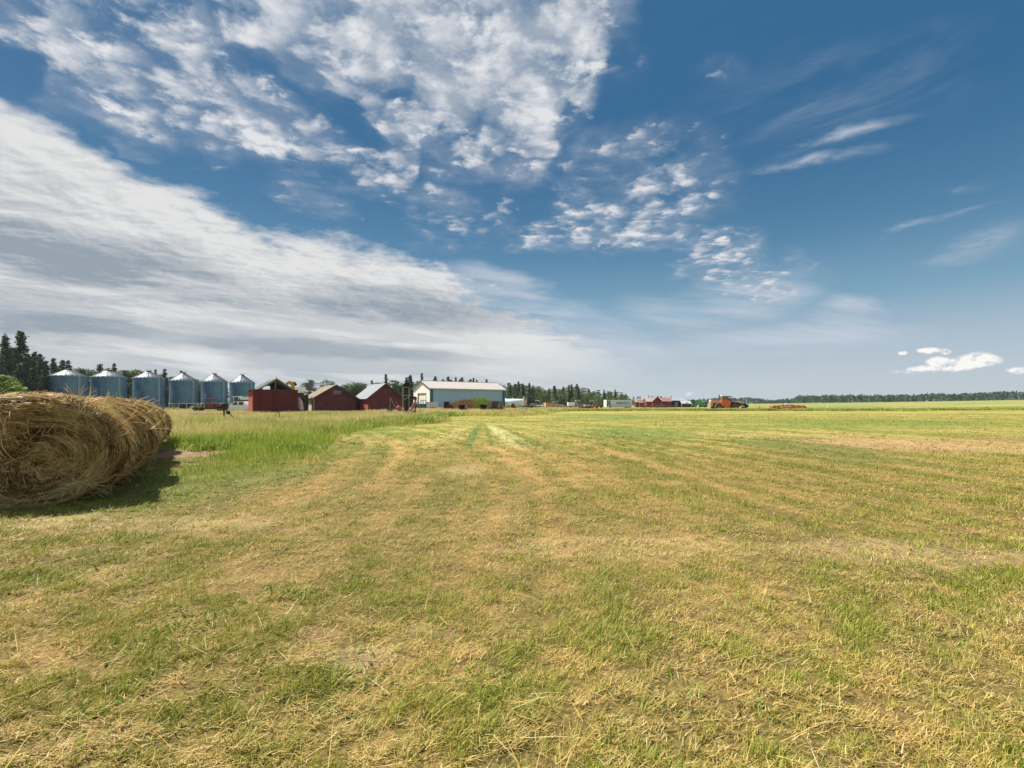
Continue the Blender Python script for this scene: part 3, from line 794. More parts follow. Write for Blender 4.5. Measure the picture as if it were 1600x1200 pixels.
def bale_strands(A, B, seed, nface, nside, parent, swirl=(0.30, -0.16)):
    rs = np.random.RandomState(seed); f = outline(A, B, 0); ph = rs.rand(6) * 30
    zc = B * 0.90
    out = []
    K = 6
    # strands wound round the face: follow the level lines of a disturbed oval
    if nface:
        nb_ = nface // 6                       # strands lie in loose tresses
        ang = rs.uniform(0, 2 * np.pi, nb_); rho = np.sqrt(rs.uniform(0.0, 1.0, nb_)) * 0.985
        rr = f(ang) * rho
        x = np.repeat(rr * np.cos(ang), 6) + rs.normal(0, 0.02, nb_ * 6); z = np.repeat(rr * np.sin(ang), 6) + rs.normal(0, 0.02, nb_ * 6)
        n = nb_ * 6
        tone = np.repeat(np.clip(rs.beta(1.2, 1.4, nb_) + 0.9 * (fbm(x[::6] * 4 + 3, z[::6] * 4, 2) - 0.5), 0, 1), 6)
        def psi(x, z):
            dx_ = x - swirl[0] * A; dz_ = z - swirl[1] * B
            w = np.clip(np.sqrt((x / A) ** 2 + (z / B) ** 2), 0, 1)
            base = np.sqrt((dx_ / A) ** 2 + (dz_ / B) ** 2) * (1 - w) + w * w * 1.0 + 0.0
            return base + (0.24 * (fbm(x * 1.5 + ph[0], z * 2.0 + ph[1], 2) - 0.5) + 0.045 * (fbm(x * 4 + ph[2], z * 5, 2) - 0.5)) * (1 - w ** 6)
        lay = fbm(psi(x, z) * 11.0 + ph[0], np.arctan2(z - swirl[1] * B, x - swirl[0] * A) * 1.1 + 20, 3)
        tone = np.clip(0.46 + 2.6 * (lay - 0.5) + np.repeat(rs.normal(0, 0.16, nb_), 6), 0, 1)  # sunken layers coloured darker, shade of the recesses painted into the strands
        step = np.repeat(rs.uniform(0.04, 0.115, nb_), 6) * rs.uniform(0.7, 1.1, n)
        wild = np.repeat(rs.rand(nb_) < 0.07, 6)
        wa = np.repeat(rs.uniform(0, 2 * np.pi, nb_), 6) + rs.normal(0, 0.12, n)
        pts = []; h = -0.02 + 0.10 * np.clip(lay - 0.28, 0, 0.5) + np.repeat(rs.uniform(-0.012, 0.02, nb_), 6); curl = rs.normal(0, 0.35, n)
        hole = fbm(x * 3.2 + ph[3], z * 3.2, 3)
        keep = rs.rand(n) < np.clip(0.42 + 3.0 * (hole - 0.40) + 2.2 * (lay - 0.45), 0.03, 1)
        dep = 0.10 * (hole - 0.5)
        e = 0.01
        for k in range(K):
            gx_ = (psi(x + e, z) - psi(x - e, z)); gz_ = (psi(x, z + e) - psi(x, z - e))
            l = np.sqrt(gx_ ** 2 + gz_ ** 2) + 1e-9
            tx, tz = -gz_ / l, gx_ / l
            tx = np.where(wild, np.cos(wa + curl * k * 0.5), tx + rs.normal(0, 0.05, n)); tz = np.where(wild, np.sin(wa + curl * k * 0.5), tz + rs.normal(0, 0.05, n))
            w_ = np.sqrt((x / A) ** 2 + (z / B) ** 2)
            back = 0.12 * np.clip((w_ - 0.84) / 0.16, 0, 1.4) ** 2
            dy = 0.16 * (fbm(x * 2.2 + ph[4], z * 2.2, 3) - 0.55) * 0.4
            yy = -0.012 - h - dep + back - dy - np.where(wild, 0.03, 0) - 0.015 * k * (rs.rand(n) < 0.1)
            pts.append(np.stack([x, yy, np.maximum(z + zc, 0.01)], 1))
            x = x + tx * step; z = z + tz * step
        P = np.stack(pts, 1)[keep]
        out.append((P, rs.uniform(0.005, 0.014, len(P)), np.clip(tone[keep] + np.where(rs.rand(len(P)) < 0.12, 0.4, 0) + rs.normal(0, 0.10, len(P)), 0, 0.98)))
    # strands wound round the barrel, combed mostly along the winding
    nb_ = nside // 5; n = nb_ * 5
    ang = np.repeat(rs.uniform(-0.9, np.pi + 0.9, nb_), 5) + rs.normal(0, 0.018, n); y = np.repeat(rs.uniform(0.0, BL, nb_), 5) + rs.normal(0, 0.014, n)
    wild = np.repeat(rs.rand(nb_) < 0.09, 5)
    tilt = np.repeat(rs.normal(0, 0.15, nb_), 5) + rs.normal(0, 0.08, n) + 0.5 * (fbm(ang * 1.5 + ph[5], y * 2, 2) - 0.5)
    tilt = np.where(wild, np.repeat(rs.uniform(-1.5, 1.5, nb_), 5), tilt)
    tone = np.clip(0.52 + 2.0 * (fbm(y * 7 + ph[1], ang * 1.2 + 9, 3) - 0.5) + np.repeat(rs.normal(0, 0.2, nb_), 5), 0, 1)
    step = rs.uniform(0.02, 0.075, n); h = rs.uniform(-0.012, 0.022, n)
    hole = fbm(ang * 3 + ph[0], y * 4, 3)
    keep = rs.rand(n) < np.clip(0.45 + 2.2 * (hole - 0.4), 0.2, 1)
    pts = []
    lift = np.where(rs.rand(n) < 0.10, rs.uniform(0.0, 0.018, n), 0)
    for k in range(K):
        r = f(ang); edge = np.minimum(np.clip(y, 0, BL), BL - np.clip(y, 0, BL))
        rk = r * (1 - 0.16 * np.clip(1 - edge / 0.26, 0, 1) ** 2) + h + 0.03 * (hole - 0.5) + lift * k - np.where(y < 0, -y * 0.6, 0)
        pts.append(np.stack([rk * np.cos(ang), y, np.maximum(rk * np.sin(ang) + zc, 0.01)], 1))
        ang = ang - np.cos(tilt) * step / np.maximum(r, 0.3); y = y + np.sin(tilt) * step
    P = np.stack(pts, 1)[keep]
    out.append((P, rs.uniform(0.005, 0.012, len(P)), np.clip(tone[keep] + rs.normal(0, 0.10, len(P)), 0, 0.98)))
    # stray ends sticking out and hanging down
    n = 150 if nface else 70
    ang = rs.uniform(-0.6, np.pi + 0.6, n); y = rs.uniform(-0.02, BL, n)
    r = f(ang); d = np.stack([np.cos(ang), rs.normal(-0.3, 0.6, n), np.sin(ang)], 1); d += rs.normal(0, 0.55, (n, 3))
    tang = np.stack([-np.sin(ang), np.zeros(n), np.cos(ang)], 1); d += tang * rs.choice([-1.5, 1.5], n)[:, None]
    d /= np.linalg.norm(d, axis=1, keepdims=True)
    p = np.stack([r * np.cos(ang), y, r * np.sin(ang) + zc], 1); L = rs.uniform(0.02, 0.05, n); pts = []
    for k in range(K):
        q = p + d * (L * k)[:, None]; q[:, 2] = np.maximum(q[:, 2] - 0.006 * k * k, 0.01); pts.append(q)
    P = np.stack(pts, 1)
    out.append((P, rs.uniform(0.0025, 0.0045, n), rs.uniform(0.4, 0.98, n)))
    return strands(np.concatenate([o[0] for o in out]), np.concatenate([o[1] for o in out]), np.concatenate([o[2] for o in out]), 'loose_straw', parent)

bale_labels = ['big round hay bale nearest the camera, its wound face turned to us', 'round hay bale second in the row, right behind the nearest bale', 'third round hay bale back from the camera in the row',
               'fourth round hay bale back from the camera in the row', 'fifth round hay bale back from the camera in the row', 'sixth round hay bale back, darker sided', 'seventh round hay bale back in the row',
               'eighth round hay bale back, last but one in the row', 'round hay bale at the far end of the row, beside the long grass']
A0, B0 = 1.24, 0.905
rb = random.Random(5)
protos = []
for i in range(9):
    s0 = i * 1.68 + (0.09 if i else 0)
    if i < 3 or i == 3:
        A = A0 * (1, 0.93, 0.95, 0.92)[i]; Bz = B0 * (1, 0.97, 0.95, 0.98)[i]
        o = bpy.data.objects.new('hay_bale', bale_mesh(A, Bz, 40 + i)); COL.objects.link(o)
        if i == 0: bale_strands(A, Bz, 50, 66000, 42000, o)
        else: bale_strands(A, Bz, 50 + i, 9000, 24000, o)
        protos.append((o, A))
    else:
        src, A = protos[1 + (i % 3)]
        o = src.copy(); COL.objects.link(o)
        for ch in src.children:
            c_ = ch.copy(); COL.objects.link(c_); c_.parent = o
    shift = (0, 0.24, 0.06, 0.18, 0.04, 0.14, -0.03, 0.08, 0.0)[i]
    cxy = BALE_O + BALE_D * s0 + BALE_R * (-A + shift)
    o.location = (cxy.x, cxy.y, gz1(cxy.x, cxy.y) - 0.02)
    o.rotation_euler = (0, 0, R(33) + (rb.uniform(-0.05, 0.05) if i else 0))
    tag(o, bale_labels[i], 'hay bale', 'round hay bales lying end to end in a row')
# ------------------------------------------------------------------ building materials
def boards(name, col, pitch, axis, col2=None, gap=0.08, rough=0.85, wear=0.35, wearcol=(0.20, 0.18, 0.17), metal=0.0, var=1.0):
    """boards or ribs laid along one axis (axis = the one across them), each with its own shade"""
    m, t, b = new_mat(name)
    tcn = t.new('ShaderNodeTexCoord'); c3 = t.sep(tcn.outputs['Object'])
    a = c3[axis] * (1.0 / pitch)
    fr = t.m('FRACT', a); ix = t.m('FLOOR', a)
    wn = t.new('ShaderNodeTexWhiteNoise', noise_dimensions='1D'); t.put(wn.inputs['W'], ix)
    oc = t.xyz(*[c3[k] * (4.0 if k == axis else 0.8) for k in range(3)])
    n1 = t.noise(oc, 2.0, 5, 0.65); n2 = t.noise(tcn.outputs['Object'], 0.7, 4, 0.6)
    k = t.lin(S(t, wn.outputs[0]), 0, 1, 1 - 0.15 * var, 1 + 0.12 * var) * t.lin(n1, 0.3, 0.7, 1 - 0.25 * var, 1 + 0.2 * var)
    vm = t.new('ShaderNodeVectorMath', operation='SCALE'); t.put(vm.inputs[0], (*col,)); vm.inputs[0].default_value = col
    t.put(vm.inputs['Scale'], k)
    c = t.mix(t.smooth(n1 * 0.55 + n2 * 0.45, 0.62 - wear * 0.25, 0.70) * min(1, wear * 1.6), vm.outputs[0], wearcol)
    line = t.m('LESS_THAN', fr, gap)
    c = t.mix(line * 0.75, c, tuple(v * 0.3 for v in col))
    t.put(b.inputs['Base Color'], c); b.inputs['Roughness'].default_value = rough; b.inputs['Metallic'].default_value = metal
    b.inputs['Specular IOR Level'].default_value = 0.2
    bp = t.new('ShaderNodeBump'); t.put(bp.inputs['Height'], t.smooth(fr, 0.0, 0.15)); bp.inputs['Distance'].default_value = 0.02
    t.put(b.inputs['Normal'], bp.outputs[0])
    return m
M_REDBOARD = boards('red_boards', (0.165, 0.040, 0.042), 0.15, 2, wear=0.55, wearcol=(0.19, 0.125, 0.13))  # darker red: shade on the front walls is part of the colour
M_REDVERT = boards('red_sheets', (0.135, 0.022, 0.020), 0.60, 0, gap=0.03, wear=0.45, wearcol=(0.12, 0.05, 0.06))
M_REDLIT = boards('red_boards_lit_side', (0.36, 0.075, 0.055), 0.15, 2, wear=0.45, wearcol=(0.40, 0.25, 0.21))  # same red boards made lighter, sunlight on the left walls painted in
M_GREYBOARD = boards('bare_grey_boards', (0.52, 0.46, 0.41), 0.15, 2, wear=0.4, wearcol=(0.48, 0.36, 0.32))
M_SHINGLE = boards('old_shingles', (0.24, 0.19, 0.15), 0.16, 2, gap=0.16, wear=0.5, wearcol=(0.12, 0.10, 0.085))
M_GREYROOF = boards('grey_roof_boards', (0.17, 0.155, 0.15), 0.16, 2, gap=0.18, wear=0.35, wearcol=(0.10, 0.085, 0.08))
M_TINROOF = boards('tin_roof', (0.20, 0.225, 0.26), 0.60, 1, gap=0.05, rough=0.7, wear=0.4, wearcol=(0.30, 0.28, 0.27), metal=0.0)
M_DARKWOOD = plain('dark_old_wood_and_shade', (0.060, 0.040, 0.036), 0.9, vary=0.4)
M_TRIMDARK = plain('dark_trim', (0.10, 0.055, 0.05), 0.85, vary=0.4)
M_CREAM = plain('pale_trim', (0.62, 0.56, 0.46), 0.8, vary=0.2, dirt=0.3)
M_VENT = boards('louvre_boards', (0.30, 0.26, 0.28), 0.14, 2, gap=0.3, wear=0.2)
M_BLUERIB = boards('pale_blue_ribbed_steel', (0.39, 0.545, 0.72), 0.30, 0, gap=0.03, rough=0.5, wear=0.0, var=0.25)
M_BLUETRIM = plain('blue_trim', (0.035, 0.14, 0.25), 0.5, vary=0.12)
M_WHITERIB = boards('white_ribbed_steel', (0.84, 0.78, 0.75), 0.30, 1, gap=0.02, rough=0.5, wear=0.0, var=0.2)
M_ROOFPALE = boards('pale_steel_roof', (0.46, 0.425, 0.41), 0.90, 0, gap=0.015, rough=0.6, wear=0.0, var=0.2)
M_BLACK = plain('black_opening', (0.015, 0.014, 0.014), 0.9, vary=0.3)
M_DOORW = plain('white_door', (0.72, 0.70, 0.66), 0.5, vary=0.08, scale=1)

def gable_shed(name, label, group, loc, rotz, Wd, L, eave, apex, mats, over=0.25, vent=None, rt=0.07, trim=None, brace=None, parts=None):
    """front wall along +x from 0 to Wd at y=0, running back to y=L. rotz about the front left corner"""
    t_ = thing(name, label, 'shed', loc, rotz, group)
    mf, ms, mr = mats
    b = MB(); b.prism([(0, -0.3), (Wd, -0.3), (Wd, eave), (Wd / 2, apex), (0, eave)], 0, 0.12, 'Y'); b.build('front_wall', mf, t_)
    b = MB(); b.prism([(0, -0.3), (Wd, -0.3), (Wd, eave), (Wd / 2, apex), (0, eave)], L - 0.12, L, 'Y'); b.build('back_wall', mf, t_)
    b = MB(); b.box(-0.01, 0.10, 0.0 - 0.012, L, -0.3, eave - 0.03); b.build('side_wall', ms, t_)
    b = MB(); b.box(Wd - 0.10, Wd + 0.01, 0.125, L - 0.125, -0.3, eave - 0.03); b.build('side_wall', mf, t_)
    sl_ = (apex - eave) / (Wd / 2); dz_ = over * sl_
    rf = MB()
    rf.slab((-over, -over, eave - dz_ + 0.02 + rt), (Wd / 2, -over, apex + 0.02 + rt), (Wd / 2, L + over, apex + 0.02 + rt), (-over, L + over, eave - dz_ + 0.02 + rt), rt)
    rf.slab((Wd + over, L + over, eave - dz_ + 0.02 + rt), (Wd / 2, L + over, apex + 0.021 + rt), (Wd / 2, -over, apex + 0.021 + rt), (Wd + over, -over, eave - dz_ + 0.02 + rt), rt)
    r_ = rf.build('roof', mr, t_)
    e = MB()
    for s in (0, 1):
        x0 = -over if s == 0 else Wd + over
        e.bar((x0, -over - 0.02, eave - dz_ + 0.02), (Wd / 2, -over - 0.02, apex + 0.03), 0.04, 0.16)
    e.build('barge_board', trim or M_TRIMDARK, r_)
    if vent:
        v = MB(); x0, x1, z0, z1 = vent; v.box(x0, x1, -0.04, -0.004, z0, z1); v.build('vent', M_VENT, t_)
    for q in (parts or []): q(t_)
    return t_

# ------------------------------------------------------------------ old red sheds
SG = 'old red wooden sheds in the long grass'
p = at(490, 78); p.z = gz1(p.x, p.y)
gable_shed('wooden_shed', 'dark red board shed with brown shingle roof and bare grey side wall', SG, p, R(35.8), 6.9, 6.2, 2.55, 4.62,
           (M_REDBOARD, M_GREYBOARD, M_SHINGLE), over=0.42, vent=(3.05, 4.35, 3.15, 3.75))
p = at(575, 80)
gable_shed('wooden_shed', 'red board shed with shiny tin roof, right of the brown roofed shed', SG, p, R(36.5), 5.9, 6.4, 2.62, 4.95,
           (M_REDBOARD, M_REDLIT, M_TINROOF), over=0.40)

# the half open shed with the flat red front
t_ = thing('wooden_shed', 'flat fronted red shed with a collapsing grey gable roof, hole showing sky', 'shed', at(394.5, 67), R(36), SG)
Wd = 5.85
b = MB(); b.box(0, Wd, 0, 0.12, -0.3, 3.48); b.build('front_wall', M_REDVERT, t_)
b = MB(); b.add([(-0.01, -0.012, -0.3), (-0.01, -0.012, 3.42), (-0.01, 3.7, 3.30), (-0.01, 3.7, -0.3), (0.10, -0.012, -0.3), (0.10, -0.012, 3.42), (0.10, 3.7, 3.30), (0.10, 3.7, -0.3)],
               [(0, 1, 2, 3), (7, 6, 5, 4), (0, 4, 5, 1), (1, 5, 6, 2), (2, 6, 7, 3), (3, 7, 4, 0)]); b.build('side_wall', M_REDLIT, t_)
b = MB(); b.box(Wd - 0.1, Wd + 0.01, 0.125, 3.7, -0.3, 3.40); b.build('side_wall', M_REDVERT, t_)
b = MB(); b.box(-0.25, Wd + 0.1, -0.07, 0.16, 3.483, 3.60); b.bar((-0.2, -0.03, 3.54), (-0.2, 3.9, 3.30), 0.3, 0.10); b.build('wall_cap', M_TRIMDARK, t_)
# gable roof, its near end open
ex0, ex1, ax, ez, az_ = 0.45, 5.75, 3.15, 3.50, 5.25
g0, g1 = 0.5, 3.9
rf = MB()
rf.slab((ex0, g0, ez), (ax, g0, az_), (ax, g1, az_), (ex0, g1, ez), 0.09)
rf.slab((ex1, g1, ez), (ax, g1, az_ + .002), (ax, g0, az_ + .002), (ex1, g0, ez), 0.09)
roof = rf.build('roof', M_GREYROOF, t_)
b = MB()
for k, yy in enumerate((0.42, 1.25, 2.1, 3.0)):
    d = 0.13 + 0.10 * k
    b.bar((ex0 + 0.3, yy, ez + 0.02), (ax, yy, az_ - d - 0.02), 0.07, 0.16); b.bar((ex1 - 0.3, yy, ez + 0.02), (ax, yy, az_ - d - 0.02), 0.07, 0.16)
b.bar((ax - 0.2, 0.42, 3.6), (ax - 0.2, 0.42, 4.9), 0.10)
b.build('rafters', plain('weathered_rafters', (0.30, 0.25, 0.21), 0.9, vary=0.35), roof)
b = MB()   # far gable boards with the gap where boards are gone
b.prism([(ex0, ez), (1.85, ez), (1.85, 4.42), (1.6, 4.35)], g1 - 0.1, g1, 'Y'); b.prism([(2.85, ez), (ex1, ez), (ax, az_ - 0.1), (2.85, az_ - 0.12)], g1 - 0.1, g1, 'Y')
b.prism([(1.85, 4.20), (2.85, 4.20), (2.85, az_ - 0.12), (1.85, 4.46)], g1 - 0.1, g1, 'Y')
b.box(0.1, Wd - 0.1, g1 - 0.1, g1, -0.3, 3.5); b.build('back_wall', M_DARKWOOD, t_)
b = MB(); b.cyl((ax, 0.6, az_), (ax, 0.95, az_ + 0.32), 0.04, 0.025, 8); b.build('roof_spike', M_TRIMDARK, roof)
# low dark lean-to on its right
t_ = thing('lean_to', 'dark open lean-to with grey roof between the flat fronted shed and the brown roofed shed', 'shed', at(463, 77), R(6))
b = MB(); b.box(0.05, 1.15, 2.0, 2.1, -0.3, 2.9); b.box(1.16, 1.26, 0, 2.0, -0.3, 2.95); b.build('wall', M_DARKWOOD, t_)
b = MB(); b.slab((-0.25, -0.3, 3.30), (1.25, -0.3, 3.30), (1.55, 2.3, 3.62), (-0.25, 2.3, 3.62), 0.16); b.box(-0.2, 1.2, -0.24, -0.16, 2.6, 3.18); b.build('roof', M_TRIMDARK, t_)
# pale pink tarpaulin bundle in the gap
t_ = thing('covered_barrel', 'pale pink sheet draped over an upright barrel in the gap between the red sheds', 'barrel', at(468, 71.5))
b = MB(); b.lathe([(0.30, 0.0), (0.31, 0.95)], 14); b.build('barrel', plain('rusty_drum', (0.20, 0.07, 0.04), 0.8, vary=0.4), t_)
b = MB(); rr_ = random.Random(4)
n_ = 22; prof = [(0.55, 0.72), (0.52, 1.0), (0.47, 1.5), (0.38, 1.95), (0.22, 2.18), (0.03, 2.24)]
vs = []
for j, (r0, z0) in enumerate(prof):
    for i in range(n_):
        a = 2 * math.pi * i / n_; r1 = r0 * (1 + 0.12 * math.sin(a * 5 + 0.4 * j) * (1 - j / 6)); vs.append((r1 * math.cos(a), r1 * math.sin(a) * 0.8, z0 + (0.12 * math.sin(a * 3) if j == 0 else 0)))
fs = [(j * n_ + i, j * n_ + (i + 1) % n_, (j + 1) * n_ + (i + 1) % n_, (j + 1) * n_ + i) for j in range(5) for i in range(n_)] + [tuple(5 * n_ + i for i in range(n_))]
b.add(vs, fs, True); b.build('sheet', plain('pink_cloth', (0.62, 0.40, 0.40), 0.8, vary=0.15), t_)

# ------------------------------------------------------------------ long pale blue steel shed
ang_b = math.atan2(12.0, 16.1)
p = at(671.5, 120); Lb, Wb = 22.9, 9.2; EV, AP = 5.45, 7.35
t_ = thing('steel_shed', 'long pale blue steel machine shed with white gable end and pale roof', 'shed', p, ang_b)
# local: +x along the long side, +y back
b = MB(); b.box(0.12, Lb - 0.12, 0, 0.12, -0.3, EV); b.build('long_wall', M_BLUERIB, t_)
b = MB(); b.box(0.12, Lb - 0.12, Wb - 0.12, Wb, -0.3, EV); b.build('long_wall', M_BLUERIB, t_)
DZ = 4.15; D0, D1 = 2.0, 6.6
b = MB()
b.prism([(0, -0.3), (D0, -0.3), (D0, DZ), (D1, DZ), (D1, -0.3), (Wb, -0.3), (Wb, EV), (Wb / 2, AP), (0, EV)], 0.0, 0.11, 'X')
gw = b.build('gable_wall', M_WHITERIB, t_)
b = MB(); b.box(0.16, 0.24, D0, D1, -0.1, DZ); dr = b.build('overhead_door', M_DOORW, t_)
b = MB()
for z in (1.0, 2.0, 3.0): b.box(0.145, 0.16, D0 + 0.03, D1 - 0.03, z - 0.02, z + 0.02)
b.build('door_ribs', M_CREAM, dr)
b = MB(); b.box(-0.03, 0.15, D0 - 0.12, D0 + 0.002, -0.3, DZ + 0.12); b.box(-0.03, 0.15, D1 - 0.002, D1 + 0.12, -0.3, DZ + 0.12); b.box(-0.035, 0.15, D0 + 0.004, D1 - 0.004, DZ, DZ + 0.14); b.build('door_frame', plain('brown_frame', (0.16, 0.12, 0.10), 0.7), t_)
b = MB(); b.prism([(0, -0.3), (Wb, -0.3), (Wb, EV), (Wb / 2, AP), (0, EV)], Lb - 0.12, Lb, 'X'); b.build('gable_wall', M_WHITERIB, t_)
b = MB(); b.box(0.115, 0.95, -0.035, -0.003, -0.3, EV - 0.02); b.build('corner_trim', M_BLUETRIM, t_); b = MB(); b.box(Lb - 0.95, Lb + 0.02, -0.035, -0.003, -0.3, EV - 0.02); b.build('corner_trim', M_BLUETRIM, t_)
rf = MB(); o_ = 0.35
sl_ = (AP - EV) / (Wb / 2)
rf.slab((-o_, -o_, EV - o_ * sl_ + 0.16), (Lb + o_, -o_, EV - o_ * sl_ + 0.16), (Lb + o_, Wb / 2, AP + 0.16), (-o_, Wb / 2, AP + 0.16), 0.12)
rf.slab((Lb + o_, Wb + o_, EV - o_ * sl_ + 0.16), (-o_, Wb + o_, EV - o_ * sl_ + 0.16), (-o_, Wb / 2, AP + 0.162), (Lb + o_, Wb / 2, AP + 0.162), 0.12)
roof = rf.build('roof', M_ROOFPALE, t_)
b = MB(); b.box(-o_, Lb + o_, -o_ - 0.05, -o_ + 0.0, EV - 0.26, EV + 0.02); b.build('fascia', M_CREAM, roof)
b = MB(); b.box(-o_ - .01, Lb + o_ + .01, Wb / 2 - 0.16, Wb / 2 + 0.16, AP + 0.13, AP + 0.20); b.build('ridge_cap', M_CREAM, roof)
b = MB(); b.bar((-o_ - 0.03, -o_, EV - 0.02), (-o_ - 0.03, Wb / 2, AP + 0.10), 0.05, 0.22); b.bar((-o_ - 0.03, Wb + o_, EV - 0.02), (-o_ - 0.03, Wb / 2, AP + 0.10), 0.05, 0.22); b.build('barge_trim', M_BLUETRIM, roof)

# ------------------------------------------------------------------ grain bins
def corr_mat(name, col, pitch, metal):
    m, t, b = new_mat(name)
    tcn = t.new('ShaderNodeTexCoord'); x, y, z = t.sep(tcn.outputs['Object'])
    az = t.m('ARCTAN2', y, x)
    st = t.m('FRACT', z * (1 / 0.82)); pn = t.m('FRACT', az * (9 / 6.2832) + t.m('FLOOR', z * (1 / 0.82)) * 0.5)
    idn = t.new('ShaderNodeTexWhiteNoise', noise_dimensions='2D')
    t.put(idn.inputs['Vector'], t.xyz(t.m('FLOOR', z * (1 / 0.82)), t.m('FLOOR', az * (9 / 6.2832) + t.m('FLOOR', z * (1 / 0.82)) * 0.5), 0.0))
    n1 = t.noise(t.xyz(x, y, z * 0.4), 1.3, 5, 0.65)
    k = t.lin(S(t, idn.outputs[0]), 0, 1, 0.86, 1.12) * t.lin(n1, 0.3, 0.7, 0.80, 1.15)
    k = k * (1.0 - t.m('LESS_THAN', st, 0.05) * 0.35) * (1.0 - t.m('LESS_THAN', pn, 0.02) * 0.3)
    vm = t.new('ShaderNodeVectorMath', operation='SCALE'); vm.inputs[0].default_value = col; t.put(vm.inputs['Scale'], k)
    t.put(b.inputs['Base Color'], vm.outputs[0]); b.inputs['Metallic'].default_value = metal
    t.put(b.inputs['Roughness'], t.lin(n1, 0.3, 0.7, 0.28, 0.42))
    bp = t.new('ShaderNodeBump'); t.put(bp.inputs['Height'], t.m('SINE', z * (6.2832 / 0.11))); bp.inputs['Distance'].default_value = 0.02; bp.inputs['Strength'].default_value = 0.5
    t.put(b.inputs['Normal'], bp.outputs[0])
    return m
M_BIN = corr_mat('galvanised_wall', (0.125, 0.245, 0.385), 0.1, 0.5)
M_BINROOF = plain('galvanised_roof', (0.28, 0.33, 0.38), 0.42, 0.6, vary=0.2, scale=1.5)
M_BINRIB = plain('roof_rib', (0.30, 0.33, 0.36), 0.5, 0.5)
M_STEELW = plain('pale_steel', (0.66, 0.70, 0.72), 0.5, 0.0)
M_DARKCAP = plain('dark_cap', (0.07, 0.065, 0.065), 0.7)
def grain_bin(label, loc, rad, eave, apex, base, stand, group):
    t_ = thing('grain_bin', label, 'grain bin', loc, 0, group)
    b = MB(); n = 48
    b.lathe([(rad, base), (rad, eave)], n, cap=True); b.build('wall', M_BIN, t_)
    b = MB(); b.lathe([(rad + 0.14, eave - 0.05), (rad + 0.15, eave), (rad * 0.55, eave + (apex - eave) * 0.47), (0.36, apex), (0.30, apex + 0.02)], n); roof = b.build('roof', M_BINROOF, t_)
    b = MB()
    for i in range(24):
        a = 2 * math.pi * i / 24; ca, sa = math.cos(a), math.sin(a)
        b.bar(((rad + .14) * ca, (rad + .14) * sa, eave + 0.05), (0.42 * ca, 0.42 * sa, apex + 0.02), 0.07, 0.08)
    b.build('ribs', M_BINRIB, roof)
    b = MB(); b.lathe([(0.42, apex - 0.05), (0.42, apex + 0.16), (0.52, apex + 0.17), (0.50, apex + 0.24), (0.08, apex + 0.32)], 16); b.build('cap', M_DARKCAP, roof)
    b = MB(); b.bar((-0.45, 0, apex + 0.2), (-0.62, 0, apex + 0.50), 0.05); b.bar((-0.62, 0, apex + 0.48), (0.55, 0.1, apex + 0.48), 0.04); b.bar((0.4, 0.1, apex + 0.2), (0.55, 0.1, apex + 0.50), 0.05); b.build('lid_handle', M_DARKCAP, roof)
    # ladder on the right flank
    b = MB(); a0 = R(-18)
    for s in (-0.04, 0.04): b.bar(((rad + .16) * math.cos(a0 + s), (rad + .16) * math.sin(a0 + s), base), ((rad + .16) * math.cos(a0 + s), (rad + .16) * math.sin(a0 + s), eave + 0.1), 0.045)
    z = base + 0.4
    while z < eave: b.bar(((rad + .16) * math.cos(a0 - .04), (rad + .16) * math.sin(a0 - .04), z), ((rad + .16) * math.cos(a0 + .04), (rad + .16) * math.sin(a0 + .04), z), 0.03); z += 0.4
    b.build('ladder', M_STEELW, t_)
    if stand:
        b = MB(); b.lathe([(rad + 0.05, base - 0.16), (rad + 0.05, base)], n)
        for i in range(12):
            a = 2 * math.pi * (i + 0.5) / 12; b.bar((rad * math.cos(a), rad * math.sin(a), -0.2), (rad * math.cos(a), rad * math.sin(a), base - 0.15), 0.16)
        for z in (0.25,): b.lathe([(rad + 0.03, z), (rad + 0.03, z + 0.08)], n, cap=False)
        b.build('stand', M_STEELW, t_)
        b = MB(); b.lathe([(0.3, 0.35), (rad * 0.96, base - 0.12)], 32, cap=True); b.build('hopper', M_BINROOF, t_)
    else:
        b = MB(); b.lathe([(rad + 0.12, -0.25), (rad + 0.12, base)], n); b.build('footing', plain('concrete', (0.35, 0.33, 0.31), 0.9), t_)
    return t_
GB = 'galvanised grain bins standing in a row'
bl = ['nearest and widest galvanised grain bin, behind the first hay bale', 'second grain bin in the row, just right of the widest one', 'third grain bin from the camera end, with clear gap on its right',
      'fourth grain bin in the row, standing clear on a pale hopper stand', 'fifth grain bin, behind the rusty red farm truck', 'smallest looking grain bin at the far end, beside the flat fronted red shed']
bx_ = [107, 170, 232.5, 287, 335, 378.5]
by_e = [588.5, 590, 591.5, 595.5, 597, 598.5]; by_a = [579, 580.5, 582, 584.5, 586, 587.5]
for i in range(6):
    Yb = 93 + 6.6 * i; th = math.atan((bx_[i] - HX) / F)
    ev = CAMH + (HY - by_e[i]) / F * Yb; ap = CAMH + (HY - by_a[i]) / F * Yb
    p = at(bx_[i], Yb)
    # the bins shrink a little along the row as in the picture
    rad = [64, 58, 51.5, 46.5, 42.5, 40.5][i] / F * Yb * math.cos(th) / 2 * 0.99
    grain_bin(bl[i], p, rad, ev - p.z, ap - p.z + 0.1, [0.15, 0.15, 0.15, 1.72, 1.72, 1.7][i], i >= 3, GB)

